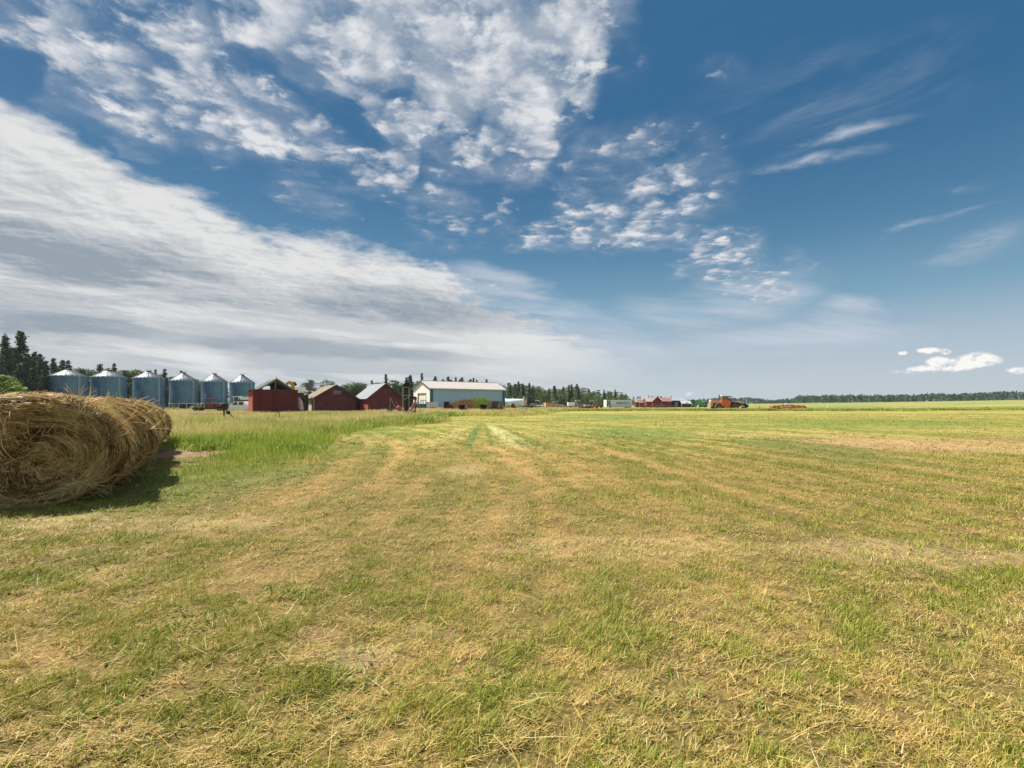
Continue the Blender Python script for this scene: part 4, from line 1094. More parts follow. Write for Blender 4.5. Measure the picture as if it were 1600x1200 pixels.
# ------------------------------------------------------------------ grey roofed house behind the sheds
t_ = thing('farm_house', 'grey roofed house with a square chimney, seen between the red sheds', 'house', at(452, 150), R(10))
b = MB(); b.box(0, 13.5, 0, 8, -0.2, 4.1); b.build('wall', plain('house_wall', (0.25, 0.28, 0.29), 0.8), t_)
b = MB(); b.slab((-0.4, -0.5, 4.0), (13.9, -0.5, 4.0), (12.6, 4, 6.9), (0.9, 4, 6.9), 0.15); b.slab((13.9, 8.5, 4.0), (-0.4, 8.5, 4.0), (0.9, 4, 6.902), (12.6, 4, 6.902), 0.15)
b.prism([(0, 4.0), (8, 4.0), (4, 6.75)], 0.4, 0.6, 'X'); b.prism([(0, 4.0), (8, 4.0), (4, 6.75)], 12.9, 13.1, 'X')
rf = b.build('roof', plain('grey_green_shingle', (0.17, 0.19, 0.175), 0.9, vary=0.2), t_)
b = MB(); b.box(4.2, 5.8, 2.6, 3.8, 5.2, 7.6); b.box(3.9, 6.1, 2.4, 4.0, 7.6, 8.1); b.build('chimney', plain('chimney_brick', (0.16, 0.13, 0.12), 0.9, vary=0.3), rf)
mg_ = plain('house_glass', (0.03, 0.04, 0.05), 0.1)
b = MB(); b.box(2.0, 3.4, -0.04, -0.005, 1.2, 2.5); b.build('window', mg_, t_); b = MB(); b.box(8.0, 9.6, -0.04, -0.005, 1.2, 2.5); b.build('window', mg_, t_)
# little blue shed with a white roof in the gap
t_ = thing('garden_shed', 'small blue shed with white roof, glimpsed left of the brown roofed shed', 'shed', at(476, 110), R(15))
b = MB(); b.prism([(0, -0.2), (2.6, -0.2), (2.6, 3.4), (1.3, 4.3), (0, 3.4)], 0, 3, 'Y'); b.build('wall', M_BLUETRIM, t_)
b = MB(); b.slab((-0.25, -0.2, 3.35), (1.3, -0.2, 4.45), (1.3, 3.2, 4.45), (-0.25, 3.2, 3.35), 0.1); b.slab((2.85, 3.2, 3.35), (1.3, 3.2, 4.452), (1.3, -0.2, 4.452), (2.85, -0.2, 3.35), 0.1); b.build('roof', M_CREAM, t_)

# ------------------------------------------------------------------ far red granaries and open machine shed
M_FARTIN = plain('far_tin_roof', (0.20, 0.17, 0.17), 0.8)
FG = 'red granaries in the far yard'
def far_granary(label, px, Y, Wd, L, ev, ap, rot, roofm=M_FARTIN, wall=M_REDLIT):
    return gable_shed('granary', label, FG, at(px, Y), rot, Wd, L, ev, ap, (M_REDBOARD, wall, roofm), over=0.3)
def side_granary(label, px, Y, L, D, ev, ap, rot, wallm, roofm):
    """long side towards the viewer"""
    t_ = thing('granary', label, 'granary', at(px, Y), rot, FG)
    b = MB(); b.box(0, L, 0, 0.12, -0.2, ev); b.build('long_wall', wallm, t_)
    b = MB(); b.prism([(0.13, -0.2), (D, -0.2), (D, ev), (D / 2, ap), (0.13, ev)], L - 0.12, L + 0.01, 'X'); b.build('gable_wall', M_REDBOARD, t_); b = MB(); b.prism([(0.13, -0.2), (D, -0.2), (D, ev), (D / 2, ap), (0.13, ev)], -0.01, 0.12, 'X'); b.build('gable_wall', M_REDBOARD, t_)
    b = MB(); b.slab((-0.3, -0.3, ev), (L + 0.3, -0.3, ev), (L + 0.3, D / 2, ap + 0.12), (-0.3, D / 2, ap + 0.12), 0.1); b.slab((L + 0.3, D + 0.3, ev), (-0.3, D + 0.3, ev), (-0.3, D / 2, ap + 0.122), (L + 0.3, D / 2, ap + 0.122), 0.1); b.build('roof', roofm, t_)
    b = MB(); b.box(L * 0.42, L * 0.42 + 1.0, -0.03, -0.004, 0.0, 2.0); b.build('door', M_TRIMDARK, t_)
    return t_
M_FARRED = boards('far_red_boards', (0.22, 0.038, 0.032), 0.3, 2, wear=0.3, wearcol=(0.42, 0.22, 0.19))
M_PALEROOF = plain('pale_old_roof', (0.34, 0.26, 0.24), 0.8, vary=0.15)
side_granary('low brown roofed red granary, leftmost of the far red row', 1000, 205, 6.6, 5, 1.9, 3.1, R(-6), M_FARRED, plain('brown_roof', (0.20, 0.12, 0.10), 0.9))
side_granary('red granary with pale roof, second of the far red row', 1010.0, 200, 6.3, 5, 2.4, 3.9, R(-4), M_FARRED, M_PALEROOF)
far_granary('narrow red granary with dark pointed gable in the middle of the far row', 1019.8, 198, 3.7, 5, 2.5, 4.35, R(-8))
far_granary('second pointed red gable of the far row, close against the first', 1025.6, 203, 3.4, 5, 2.6, 4.6, R(-8))
side_granary('red granary with brownish roof, next to the long open shed', 1031.5, 200, 4.6, 5, 2.5, 3.9, R(-5), M_FARRED, plain('rust_roof', (0.25, 0.14, 0.12), 0.9))
side_granary('tiny red granary by the end of the white trailer', 993, 208, 2.6, 3, 2.2, 3.6, R(-4), M_FARRED, M_PALEROOF)
t_ = thing('open_machine_shed', 'long low open fronted machine shed with pale blue grey roof, far off', 'shed', at(1040, 203), R(-3))
L = 8.9; D = 7
b = MB(); b.box(0, L, D - 0.1, D, -0.2, 3.6); b.box(0, 0.1, 0.1, D - .11, -0.2, 2.9); b.box(L - 0.1, L, 0.1, D - .11, -0.2, 2.9); b.build('wall', plain('shed_dark_wall', (0.10, 0.12, 0.12), 0.9), t_)
b = MB(); b.slab((-0.3, -0.4, 2.95), (L + 0.4, -0.4, 2.75), (L + 0.4, D + 0.2, 4.0), (-0.3, D + 0.2, 4.25), 0.12); b.build('roof', plain('pale_blue_roof', (0.30, 0.36, 0.42), 0.5, 0.2), t_)
for k in range(6):
    b = MB(); xk = 0.05 + k * (L - 0.2) / 5; b.box(xk, xk + 0.14, -0.15, -0.01, -0.2, 2.70); b.build('post', M_DARKWOOD, t_)
b = MB(); b.box(0.15, 1.7, 0.02, 0.1, 0, 2.1); b.build('green_panel', plain('green_panel', (0.22, 0.36, 0.25), 0.7), t_)
b = MB(); b.box(3.5, 5.1, 0.02, 0.1, 0, 2.2); b.build('board_panel', plain('tan_panel', (0.38, 0.28, 0.25), 0.8), t_)
t_ = side_granary('low dark walled shed at the right end of the long open shed', 1066, 200, 3.4, 4, 1.6, 2.6, R(-4), M_DARKWOOD, plain('grey_low_roof', (0.36, 0.40, 0.44), 0.7))
# ------------------------------------------------------------------ vehicles and machinery
M_RUBBER = plain('tyre_rubber', (0.085, 0.082, 0.080), 0.85, vary=0.3, scale=2, dirt=0.3, dirtcol=(0.22, 0.18, 0.13))
M_GLASS = plain('vehicle_glass', (0.035, 0.055, 0.055), 0.08, vary=0.1, spec=0.6)
M_WHITEP = plain('white_paint', (0.90, 0.91, 0.92), 0.35, vary=0.06, spec=0.5)
M_REDP = plain('faded_red_paint', (0.22, 0.036, 0.034), 0.7, vary=0.4, dirt=0.6, dirtcol=(0.16, 0.06, 0.035))
M_ORANGE = plain('orange_paint', (0.86, 0.19, 0.035), 0.5, vary=0.22, dirt=0.2, dirtcol=(0.30, 0.10, 0.05))
M_ORANGEPALE = plain('sun_faded_orange', (0.86, 0.42, 0.24), 0.6, vary=0.2)
M_RUST = plain('rust', (0.24, 0.085, 0.045), 0.9, vary=0.45, scale=4, dirt=0.3, dirtcol=(0.12, 0.06, 0.04))
M_PINKRUST = plain('faded_pink_red', (0.44, 0.17, 0.14), 0.8, vary=0.3, dirt=0.3, dirtcol=(0.25, 0.10, 0.07))
M_GREENP = plain('green_paint', (0.11, 0.36, 0.13), 0.5, vary=0.2)
M_TEAL = plain('teal_paint', (0.05, 0.16, 0.21), 0.5, vary=0.2)
M_YELLOW = plain('yellow_machine_paint', (0.66, 0.34, 0.030), 0.5, vary=0.25, dirt=0.3, dirtcol=(0.20, 0.11, 0.03))
M_IRON = plain('dark_iron', (0.045, 0.036, 0.034), 0.8, vary=0.4)
M_GREYM = plain('grey_machine_steel', (0.30, 0.30, 0.31), 0.6, vary=0.3, dirt=0.3)
M_BEIGE = plain('beige_paint', (0.52, 0.42, 0.32), 0.7, vary=0.2)
M_RIMD = plain('dull_rim', (0.22, 0.13, 0.07), 0.8, vary=0.4)
M_WOODP = plain('weathered_pole', (0.46, 0.36, 0.31), 0.85, vary=0.3)

def wheel(parent, x, y, z, r, w, rimmat=M_GREYM, n=24):
    b = MB(); b.lathe([(r * 0.58, -w / 2), (r * 0.93, -w / 2), (r, -w * 0.32), (r, w * 0.32), (r * 0.93, w / 2), (r * 0.58, w / 2)], n, axis='Y', cap=False)
    for i in range(18):
        a = 2 * math.pi * i / 18; ca, sa = math.cos(a), math.sin(a)
        b.bar((r * 0.99 * ca, -w * 0.45, r * 0.99 * sa), (r * 0.99 * math.cos(a + .09), 0, r * 0.99 * math.sin(a + .09)), r * 0.07, r * 0.05, up=(ca, 0, sa))
    o = b.build('wheel', M_RUBBER, parent, (x, y, z))
    b = MB(); b.lathe([(r * 0.10, -w * 0.40), (r * 0.45, -w * 0.28), (r * 0.59, -w * 0.44), (r * 0.59, w * 0.44), (r * 0.45, w * 0.28), (r * 0.10, w * 0.40)], n, axis='Y')
    b.build('rim', rimmat, o)
    return o

def pickup(label, loc, rot, paint, cab=True):
    t_ = thing('pickup_truck', label, 'truck', loc, rot)
    b = MB()
    b.prism([(2.75, 0.45), (2.78, 0.80), (2.62, 1.05), (1.35, 1.16), (-2.75, 1.16), (-2.80, 0.50), (-2.1, 0.42), (2.2, 0.38)], -0.95, 0.95, 'Y')
    b.build('body', paint, t_, bevel=0.05)
    b = MB(); b.prism([(1.45, 1.165), (0.62, 1.86), (0.40, 1.92), (-1.05, 1.92), (-1.22, 1.84), (-1.30, 1.165)], -0.84, 0.84, 'Y'); b.build('cab', paint, t_, bevel=0.05)
    for s in (-1, 1):
        b = MB(); b.prism([(1.18, 1.24), (0.60, 1.77), (0.10, 1.80), (0.10, 1.24)], s * 0.846 - 0.01, s * 0.846 + 0.01, 'Y'); b.build('window', M_GLASS, t_)
        b = MB(); b.prism([(-0.18, 1.26), (-0.18, 1.80), (-0.95, 1.80), (-1.0, 1.26)], s * 0.846 - 0.01, s * 0.846 + 0.01, 'Y'); b.build('window', M_GLASS, t_)
        b = MB(); b.blob((2.66, s * 0.72, 0.86), 0.11, 1, 2, (0.6, 1.2, 1), 0); b.build('headlight', M_WHITEP, t_)
        b = MB(); b.box(0.95, 1.15, s * 0.95 - 0.0, s * 0.95 + s * 0.16, 1.22, 1.38) if s > 0 else b.box(0.95, 1.15, -1.11, -0.95, 1.22, 1.38); b.build('mirror', paint, t_)
    b = MB(); b.prism([(1.36, 1.26), (0.72, 1.80), (0.74, 1.82), (1.40, 1.28)], -0.74, 0.74, 'Y'); b.build('windscreen', M_GLASS, t_)
    b = MB(); b.box(2.76, 2.92, -0.9, 0.9, 0.42, 0.62); b.build('bumper', M_GREYM, t_)
    for x in (1.75, -1.65):
        for s in (-1, 1): wheel(t_, x, s * 0.82, 0.38, 0.38, 0.24)
    return t_

def old_truck(label, loc, rot, paint, group=None, bed='flat', box=None, open_cab=True):
    t_ = thing('farm_truck', label, 'truck', loc, rot, group)
    b = MB(); b.box(-3.0, 2.6, -0.42, -0.30, 0.62, 0.80); b.box(-3.0, 2.6, 0.30, 0.42, 0.62, 0.80)
    for x in (-2.8, -1.0, 0.6, 2.4): b.box(x, x + 0.1, -0.30, 0.30, 0.63, 0.79)
    b.build('chassis', M_IRON, t_)
    b = MB(); b.prism([(0.85, 0.80), (0.85, 1.58), (2.2, 1.50), (2.50, 1.35), (2.55, 0.80)], -0.52, 0.52, 'Y'); b.build('hood', paint, t_, bevel=0.08)
    for s in (-1, 1):
        b = MB(); b.prism([(1.05, 0.82), (1.15, 1.10), (1.5, 1.26), (2.0, 1.24), (2.42, 1.02), (2.55, 0.75), (2.35, 0.75), (2.1, 1.02), (1.6, 1.06), (1.28, 0.82)], s * 0.53, s * 0.98, 'Y'); b.build('fender', paint, t_, bevel=0.03)
    b = MB(); b.prism([(-0.6, 0.80), (-0.6, 1.60), (0.84, 1.60), (0.84, 0.80)], -0.86, 0.86, 'Y'); b.build('cab', paint, t_, bevel=0.05)
    b = MB()
    for x, x2 in ((-0.55, -0.5), (0.15, 0.15), (0.80, 0.55)):
        for s in (-1, 1): b.bar((x, s * 0.80, 1.58), (x2, s * 0.76, 2.36), 0.09)
    b.box(-0.62, 0.68, -0.84, 0.84, 2.34, 2.46)
    b.build('cab_roof', paint, t_, bevel=0.03)
    for s in (-1, 1):
        b = MB(); b.blob((2.5, s * 0.66, 1.18), 0.13, 3, 2, (0.8, 1, 1), 0); b.build('headlight', M_BEIGE, t_)
    if bed == 'flat':
        b = MB(); b.box(-3.1, -0.75, -1.05, 1.05, 0.86, 0.98)
        for x in (-3.05, -2.3, -1.5, -0.8): b.box(x, x + .07, -1.06, -1.0, 0.98, 1.35)
        b.build('bed', M_RUST, t_)
    elif bed == 'box':
        b = MB(); b.box(-3.2, -0.70, -1.1, 1.1, 0.86, 1.95); b.box(-3.26, -0.64, -1.16, 1.16, 1.88, 2.0); b.build('grain_box', box or M_ORANGEPALE, t_)
        b = MB()
        for x in (-3.0, -2.3, -1.6, -0.95): b.box(x, x + 0.08, -1.15, -1.105, 0.86, 1.87)
        b.build('box_ribs', M_RUST, t_)
    for x in (1.8, -2.0):
        for s in (-1, 1): wheel(t_, x, s * 0.78, 0.46, 0.46, 0.26, M_RUST)
    return t_

def combine(label, loc, rot, body, topm=M_WHITEP, group=None, tank=M_WHITEP, cabroof=M_WHITEP):
    t_ = thing('combine_harvester', label, 'combine', loc, rot, group)
    b = MB(); b.prism([(1.2, 0.9), (1.2, 2.0), (0.9, 2.45), (-3.2, 2.45), (-3.9, 1.7), (-3.6, 0.95)], -0.95, 0.95, 'Y'); b.build('body', body, t_, bevel=0.05)
    b = MB(); b.prism([(0.55, 2.46), (0.75, 3.10), (-1.8, 3.10), (-1.5, 2.46)], -0.9, 0.9, 'Y'); b.build('grain_tank', tank, t_)
    b = MB(); b.box(1.0, 2.15, -0.62, 0.62, 1.75, 3.05); b.build('cab', M_GLASS, t_)
    b = MB()
    for x in (1.02, 2.13):
        for s in (-1, 1): b.bar((x, s * 0.63, 1.75), (x, s * 0.63, 3.06), 0.09)
    b.box(0.95, 2.35, -0.72, 0.72, 3.055, 3.22); b.box(1.0, 2.2, -0.66, 0.66, 1.60, 1.75)
    b.build('cab_frame', cabroof, t_)
    b = MB(); b.prism([(1.2, 1.25), (1.2, 0.85), (2.9, 0.25), (2.9, 0.65)], -0.5, 0.5, 'Y'); b.build('feeder', body, t_)
    b = MB(); b.prism([(2.9, 0.2), (2.9, 0.95), (3.1, 0.95), (3.7, 0.15)], -2.0, 2.0, 'Y'); hd = b.build('header', body, t_)
    b = MB(); b.lathe([(0.36, -1.9), (0.36, 1.9)], 6, axis='Y', c=(3.45, 0, 0.85), smooth=False); b.build('reel', M_IRON, hd)
    b = MB(); b.cyl((-0.6, -1.0, 2.6), (-2.8, -1.25, 3.3), 0.14, n=10); b.build('unloading_auger', tank, t_)
    for s in (-1, 1):
        wheel(t_, 1.0, s * 1.15, 0.75, 0.75, 0.5, M_YELLOW); wheel(t_, -2.7, s * 0.95, 0.48, 0.48, 0.3, M_YELLOW)
    return t_

pickup('white extended cab pickup parked facing left beside the flat fronted red shed', at(375.5, 92, 0.12), R(180), M_WHITEP)
old_truck('rusty red old farm truck with windowless cab standing in front of the grain bins', at(330, 84, 0.05), R(4), M_REDP)
combine('red combine with white grain tank behind the white pickup', at(383, 106), R(180), M_REDP, group=None)
old_truck('teal farm truck parked by the white gable of the steel shed', at(662, 111, 0), R(186), M_TEAL, bed='box', box=M_STEELW)

# ---- yellow digger arm rising over the flat fronted shed
t_ = thing('excavator', 'yellow excavator whose bent arm rises over the collapsing grey roof', 'excavator', at(457, 105), R(185))
b = MB(); b.box(-1.9, 1.9, -1.25, -0.75, 0, 0.75); b.build('track', M_IRON, t_); b = MB(); b.box(-1.9, 1.9, 0.75, 1.25, 0, 0.75); b.build('track', M_IRON, t_)
b = MB(); b.prism([(-2.0, 0.8), (-2.1, 1.9), (0.4, 1.95), (1.3, 1.4), (1.3, 0.8)], -1.15, 1.15, 'Y'); b.box(0.3, 1.4, 0.3, 1.1, 1.4, 2.8); b.build('body', M_YELLOW, t_, bevel=0.05)
b = MB(); b.prism([(-0.35, 1.8), (0.15, 1.8), (0.25, 5.3), (0.15, 6.2), (-0.35, 6.4), (-0.45, 5.6)], -0.28, 0.28, 'Y'); b.prism([(0.1, 5.55), (0.0, 6.35), (0.75, 6.52), (1.15, 6.15), (1.05, 5.9)], -0.24, 0.24, 'Y'); arm = b.build('boom', M_YELLOW, t_, bevel=0.03)
b = MB(); b.prism([(1.12, 6.3), (1.45, 5.9), (2.3, 4.6), (2.15, 4.5), (0.95, 5.75)], -0.2, 0.2, 'Y'); b.build('stick', M_YELLOW, t_, bevel=0.03)
b = MB(); b.bar((0.1, 0, 5.0), (1.7, 0, 5.35), 0.16); b.bar((-0.8, 0, 5.6), (-0.4, 0, 6.1), 0.45, 0.4); b.build('hydraulic_ram', M_IRON, arm)
b = MB(); b.prism([(2.0, 4.6), (2.5, 4.5), (2.7, 3.9), (2.2, 3.6), (1.8, 3.9)], -0.45, 0.45, 'Y'); b.build('bucket', M_IRON, t_)

# ---- low rusty harrow bars in the long grass
t_ = thing('drag_harrow', 'low rusty harrow with a long toothed beam lying in the grass before the truck', 'harrow', at(349, 50, 0), R(3))
b = MB(); b.box(-3.35, 3.3, -0.05, 0.05, 0.52, 0.61); b.box(-3.35, 1.0, 0.5, 0.6, 0.48, 0.56); b.build('beam', M_RUST, t_)
for k in range(24):
    b = MB(); x = -3.25 + k * 0.275; b.bar((x, -0.08, 0.60), (x + 0.06, -0.2, 0.30), 0.05); b.build('tooth', M_RUST, t_)
for x in (-3.2, -0.9, 1.6, 3.1):
    b = MB(); b.bar((x, 0, 0.0), (x, 0, 0.52), 0.08); b.build('leg', M_IRON, t_)
t_ = thing('seed_drill_frame', 'thin dark frame with upright post and round weight, nearest machine in the tall grass', 'implement', at(350, 42, 0), R(2))
b = MB(); b.bar((0, 0, 0), (0, 0, 1.36), 0.09); b.build('post', M_IRON, t_)
b = MB(); b.blob((0.02, 0, 1.42), 0.26, 5, 2, (1.3, 1, 0.9), 0.2); b.build('gear_case', M_IRON, t_)
b = MB(); b.bar((0.03, 0, 1.2), (0.78, 0, 0.38), 0.06); b.bar((0.0, 0, 0.86), (0.45, 0, 0.86), 0.05); b.build('brace', M_IRON, t_)
b = MB(); b.lathe([(0.16, -0.06), (0.16, 0.06)], 16, c=(0.36, 0, 0.82), axis='Y'); b.build('round_weight', M_IRON, t_)
b = MB(); b.bar((0.0, 0, 0.30), (4.9, 0.2, 0.36), 0.07); b.build('long_bar', M_RUST, t_)
b = MB(); b.blob((4.95, 0.2, 0.36), 0.12, 2, 2); b.build('bar_end', M_IRON, t_)
b = MB(); b.bar((4.6, 0.2, 0.2), (4.6, 0.2, 1.05), 0.045); b.bar((4.6, 0.2, 1.0), (4.15, 0.2, 0.45), 0.035); b.bar((4.35, 0.2, 1.35), (4.75, 0.2, 0.9), 0.03); b.build('lever', M_IRON, t_)

# ---- tall dark elevator leg with its ladder
t_ = thing('elevator_leg', 'tall narrow dark grain elevator leg with a pinkish ladder frame, right of the red sheds', 'grain elevator', at(635, 63, 0), R(8))
b = MB(); b.box(-0.28, 0.32, -0.22, 0.25, 0, 3.6); b.build('casing', M_IRON, t_)
b = MB(); b.prism([(-0.38, 3.55), (-0.38, 4.05), (-0.15, 4.30), (0.32, 4.28), (0.42, 3.9), (0.42, 3.55)], -0.32, 0.34, 'Y'); b.build('head', M_BLACK, t_)
b = MB(); b.bar((-0.42, -0.45, -0.1), (-0.40, -0.45, 3.70), 0.10); b.bar((0.36, -0.45, 1.2), (0.36, -0.45, 3.70), 0.08); b.bar((-0.45, -0.45, 3.70), (0.40, -0.45, 3.70), 0.07)
b.bar((-0.60, -0.45, 2.62), (0.62, -0.45, 2.70), 0.09); b.bar((-0.35, -0.45, 2.05), (0.52, -0.45, 2.58), 0.07)
b.build('ladder_frame', M_WOODP, t_)
b = MB(); b.bar((0.35, 0, 2.40), (1.20, 0, 2.38), 0.22, 0.30); b.blob((0.55, 0, 2.6), 0.2, 3, 2, (1.2, 1, 1.2)); b.build('side_arm', M_IRON, t_)
b = MB(); b.bar((1.12, 0, 2.35), (1.12, 0, 0.3), 0.20, 0.16); b.build('arm_post', M_RUST, t_)
b = MB(); b.blob((1.12, 0, 2.25), 0.24, 9, 2, (1, 1, 1)); b.build('bearing', M_RUST, t_)
b = MB(); b.bar((1.25, -0.1, 2.2), (1.95, -0.2, 0.55), 0.07); b.build('stay', M_WOODP, t_)
b = MB(); b.box(-0.5, 0.6, -0.5, 0.4, -0.05, 0.28); b.build('boot', M_IRON, t_)
t_ = thing('rusty_auger', 'small faded red auger with wheels at the foot of the elevator leg', 'auger', at(645, 62, 0), R(20))
b = MB(); b.cyl((-0.6, 0, 0.5), (0.5, 0.1, 1.75), 0.13, n=10); b.build('tube', M_PINKRUST, t_)
b = MB(); b.blob((0.25, 0, 1.55), 0.26, 4, 2, (1.2, 1, 0.9)); b.build('motor', M_PINKRUST, t_)
b = MB(); b.bar((-0.2, 0.1, 0.2), (0.2, 0.1, 1.5), 0.07); b.bar((0.4, 0.1, 0.2), (0.2, 0.1, 1.5), 0.07); b.build('stand', M_WOODP, t_)
wheel(t_, 0.1, -0.25, 0.35, 0.35, 0.14, M_PINKRUST); wheel(t_, 0.1, 0.35, 0.35, 0.35, 0.14, M_PINKRUST)
t_ = thing('loading_frame', 'dark red post and rail frame in front of the tin roofed shed', 'frame', at(604, 66, 0), R(5))
b = MB(); b.bar((-0.1, 0, 1.62), (2.05, 0, 1.68), 0.12); b.build('rail', M_TRIMDARK, t_)
for x in (0.18, 0.75):
    b = MB(); b.bar((x, 0, 0), (x, 0, 1.56), 0.16 if x < .5 else 0.10); b.build('post', M_TRIMDARK, t_)
t_ = thing('rusty_implement', 'faded pinkish red implement with two slanted poles, behind the post and rail frame', 'implement', at(618, 65, 0), R(0))
b = MB(); b.bar((-0.75, 0, 2.45), (0.25, 0, 0.7), 0.12); b.build('pole', M_PINKRUST, t_)
b = MB(); b.bar((-0.1, 0.1, 2.05), (0.75, 0.1, 0.9), 0.07); b.build('pole', M_PINKRUST, t_)
b = MB(); b.bar((-0.75, 0.02, 0.5), (-0.72, 0.02, 2.2), 0.06); b.build('pole', M_WOODP, t_)
b = MB(); b.blob((0.45, 0, 1.05), 0.33, 7, 2, (1, 0.8, 1), 0.35); b.blob((0.75, 0, 0.7), 0.35, 8, 2, (1.1, 0.8, 0.8), 0.35); b.box(-0.9, 0.9, -0.15, 0.15, 0.38, 0.52); b.build('gearbox', M_PINKRUST, t_)
wheel(t_, -0.75, 0, 0.42, 0.42, 0.16, M_WOODP)

# ---- orange articulated tractor
t_ = thing('articulated_tractor', 'big orange articulated tractor with a pale cab roof, alone in the open field', 'tractor', at(1109, 113, 0), R(0))
# front at local x=0, running to the right
b = MB(); b.prism([(0.0, 1.0), (0.0, 2.28), (0.18, 2.38), (2.6, 2.38), (2.6, 1.75), (0.55, 1.75), (0.55, 1.0)], -0.62, 0.62, 'Y'); b.build('hood', M_ORANGEPALE, t_, bevel=0.04)
b = MB(); b.box(0.56, 2.6, -0.55, 0.55, 1.15, 1.745); b.build('engine', M_IRON, t_)
b = MB(); b.box(-0.06, 0.0, -0.5, 0.5, 1.2, 2.1); b.build('grille', M_GREYM, t_)
b = MB(); b.prism([(2.3, 1.25), (2.3, 2.38), (4.35, 2.38), (4.55, 1.9), (4.3, 0.9), (3.9, 0.55), (3.15, 0.55)], -0.98, 0.98, 'Y'); b.build('body', M_ORANGE, t_, bevel=0.04)
b = MB(); b.bar((3.1, -1.05, 0.45), (3.1, -1.05, 1.2), 0.06); b.bar((3.75, -1.05, 0.45), (3.75, -1.05, 1.2), 0.06)
for z in (0.5, 0.78, 1.05): b.box(3.1, 3.75, -1.12, -1.0, z, z + 0.05)
b.build('steps', M_ORANGEPALE, t_)
b = MB(); b.box(2.55, 3.95, -0.80, 0.80, 2.40, 3.30); b.build('cab', plain('green_tinted_glass', (0.10, 0.17, 0.14), 0.12, vary=0.15, spec=0.6), t_)
b = MB()
for x in (2.55, 3.18, 3.95):
    for s in (-1, 1): b.bar((x, s * 0.81, 2.38), (x, s * 0.81, 3.31), 0.07)
b.build('cab_frame', M_ORANGE, t_)
b = MB(); b.box(2.42, 4.05, -0.92, 0.92, 3.305, 3.52); b.build('cab_roof', plain('pale_cab_roof', (0.66, 0.70, 0.52), 0.5, vary=0.1), t_, bevel=0.06)
b = MB(); b.box(4.08, 4.95, -0.6, 0.6, 3.22, 3.34); b.bar((4.12, -0.5, 1.9), (4.12, -0.5, 3.22), 0.07); b.bar((4.85, -0.5, 1.7), (4.75, -0.5, 3.22), 0.09); b.bar((4.85, 0.5, 1.7), (4.75, 0.5, 3.22), 0.09); b.prism([(4.10, 1.6), (4.10, 2.7), (4.5, 2.6), (4.85, 2.0), (4.9, 1.6)], -0.45, 0.45, 'Y'); b.build('rear_canopy', M_IRON, t_)
b = MB(); b.cyl((2.15, -0.3, 2.35), (2.15, -0.3, 3.30), 0.10, n=10); b.blob((2.08, -0.3, 3.42), 0.17, 1, 2, (1.2, 1, 1), 0.05); b.build('exhaust_stack', M_IRON, t_)
b = MB(); b.cyl((1.05, 0.2, 2.35), (1.05, 0.2, 3.25), 0.035, n=6); b.build('aerial', M_GREYM, t_)
b = MB(); b.prism([(4.6, 0.8), (4.6, 1.6), (5.4, 2.05), (7.1, 2.1), (7.35, 1.85), (6.6, 1.35), (6.3, 0.9)], -0.5, 0.5, 'Y'); b.build('rear_frame', M_IRON, t_)
for s in (-1, 1):
    b = MB(); b.prism([(5.1, 1.95), (5.1, 2.12), (6.3, 2.12), (7.05, 2.18), (7.15, 1.95), (6.8, 1.6), (6.2, 1.95)], s * 0.62 - 0.3, s * 0.62 + 0.3, 'Y'); b.build('rear_fender', M_ORANGEPALE, t_)
b = MB(); b.prism([(6.2, 1.2), (6.9, 1.9), (7.3, 1.65), (7.1, 1.1), (6.4, 0.8)], -0.35, 0.35, 'Y'); b.build('hitch', M_REDP, t_)
for s in (-1, 1):
    wheel(t_, 1.55, s * 1.05, 0.80, 0.88, 0.62, M_RIMD); wheel(t_, 5.35, s * 1.05, 0.80, 0.88, 0.62, M_RIMD)
t_ = thing('scraper_blade', 'dark curved scraper hitched low behind the orange tractor', 'implement', at(1163, 113.5, 0), R(0))
b = MB(); b.prism([(-0.9, 1.25), (-0.5, 1.62), (0.1, 1.55), (0.55, 1.2), (0.7, 0.85), (0.5, 0.85), (0.1, 1.2), (-0.5, 1.25)], -0.9, 0.9, 'Y'); b.build('blade', M_IRON, t_)
b = MB(); b.bar((-1.1, 0, 1.0), (0.3, 0, 1.1), 0.16); b.build('drawbar', M_RUST, t_)
wheel(t_, 0.0, -0.7, 0.45, 0.45, 0.22, M_RUST); wheel(t_, 0.0, 0.7, 0.45, 0.45, 0.22, M_RUST)

# ---- folded red cultivator in the grass right of the tractor
t_ = thing('folded_cultivator', 'long orange red cultivator collapsed in the grass, right of the tractor', 'cultivator', at(1228, 112, -0.12), R(2))
rr_ = random.Random(12)
for k in range(5):
    b = MB(); y = -1.6 + 0.8 * k; b.bar((-4.3 + 0.3 * k, y, 0.70 + 0.05 * k), (3.6 - 0.3 * k, y, 0.75 + 0.07 * k), 0.14); b.build('cross_bar', M_PINKRUST, t_)
b = MB()
for k in range(9): x = -3.9 + 0.9 * k; b.bar((x, -1.7, 0.72), (x + rr_.uniform(-.3, .5), 1.8, 1.0), 0.11)
b.build('frame', M_ORANGE, t_)
for k in range(44):
    b = MB(); x = -4.2 + 0.185 * k; y = rr_.uniform(-1.7, 0.2); z = 0.85 + 0.3 * rr_.random()
    b.bar((x, y, z), (x + rr_.uniform(0.1, 0.35), y - 0.15, z + 0.22), 0.07); b.bar((x + 0.2, y - 0.15, z + 0.2), (x + 0.3, y - 0.25, 0.25), 0.11); b.build('shank', (M_PINKRUST, M_RUST, M_ORANGE)[k % 3], t_)
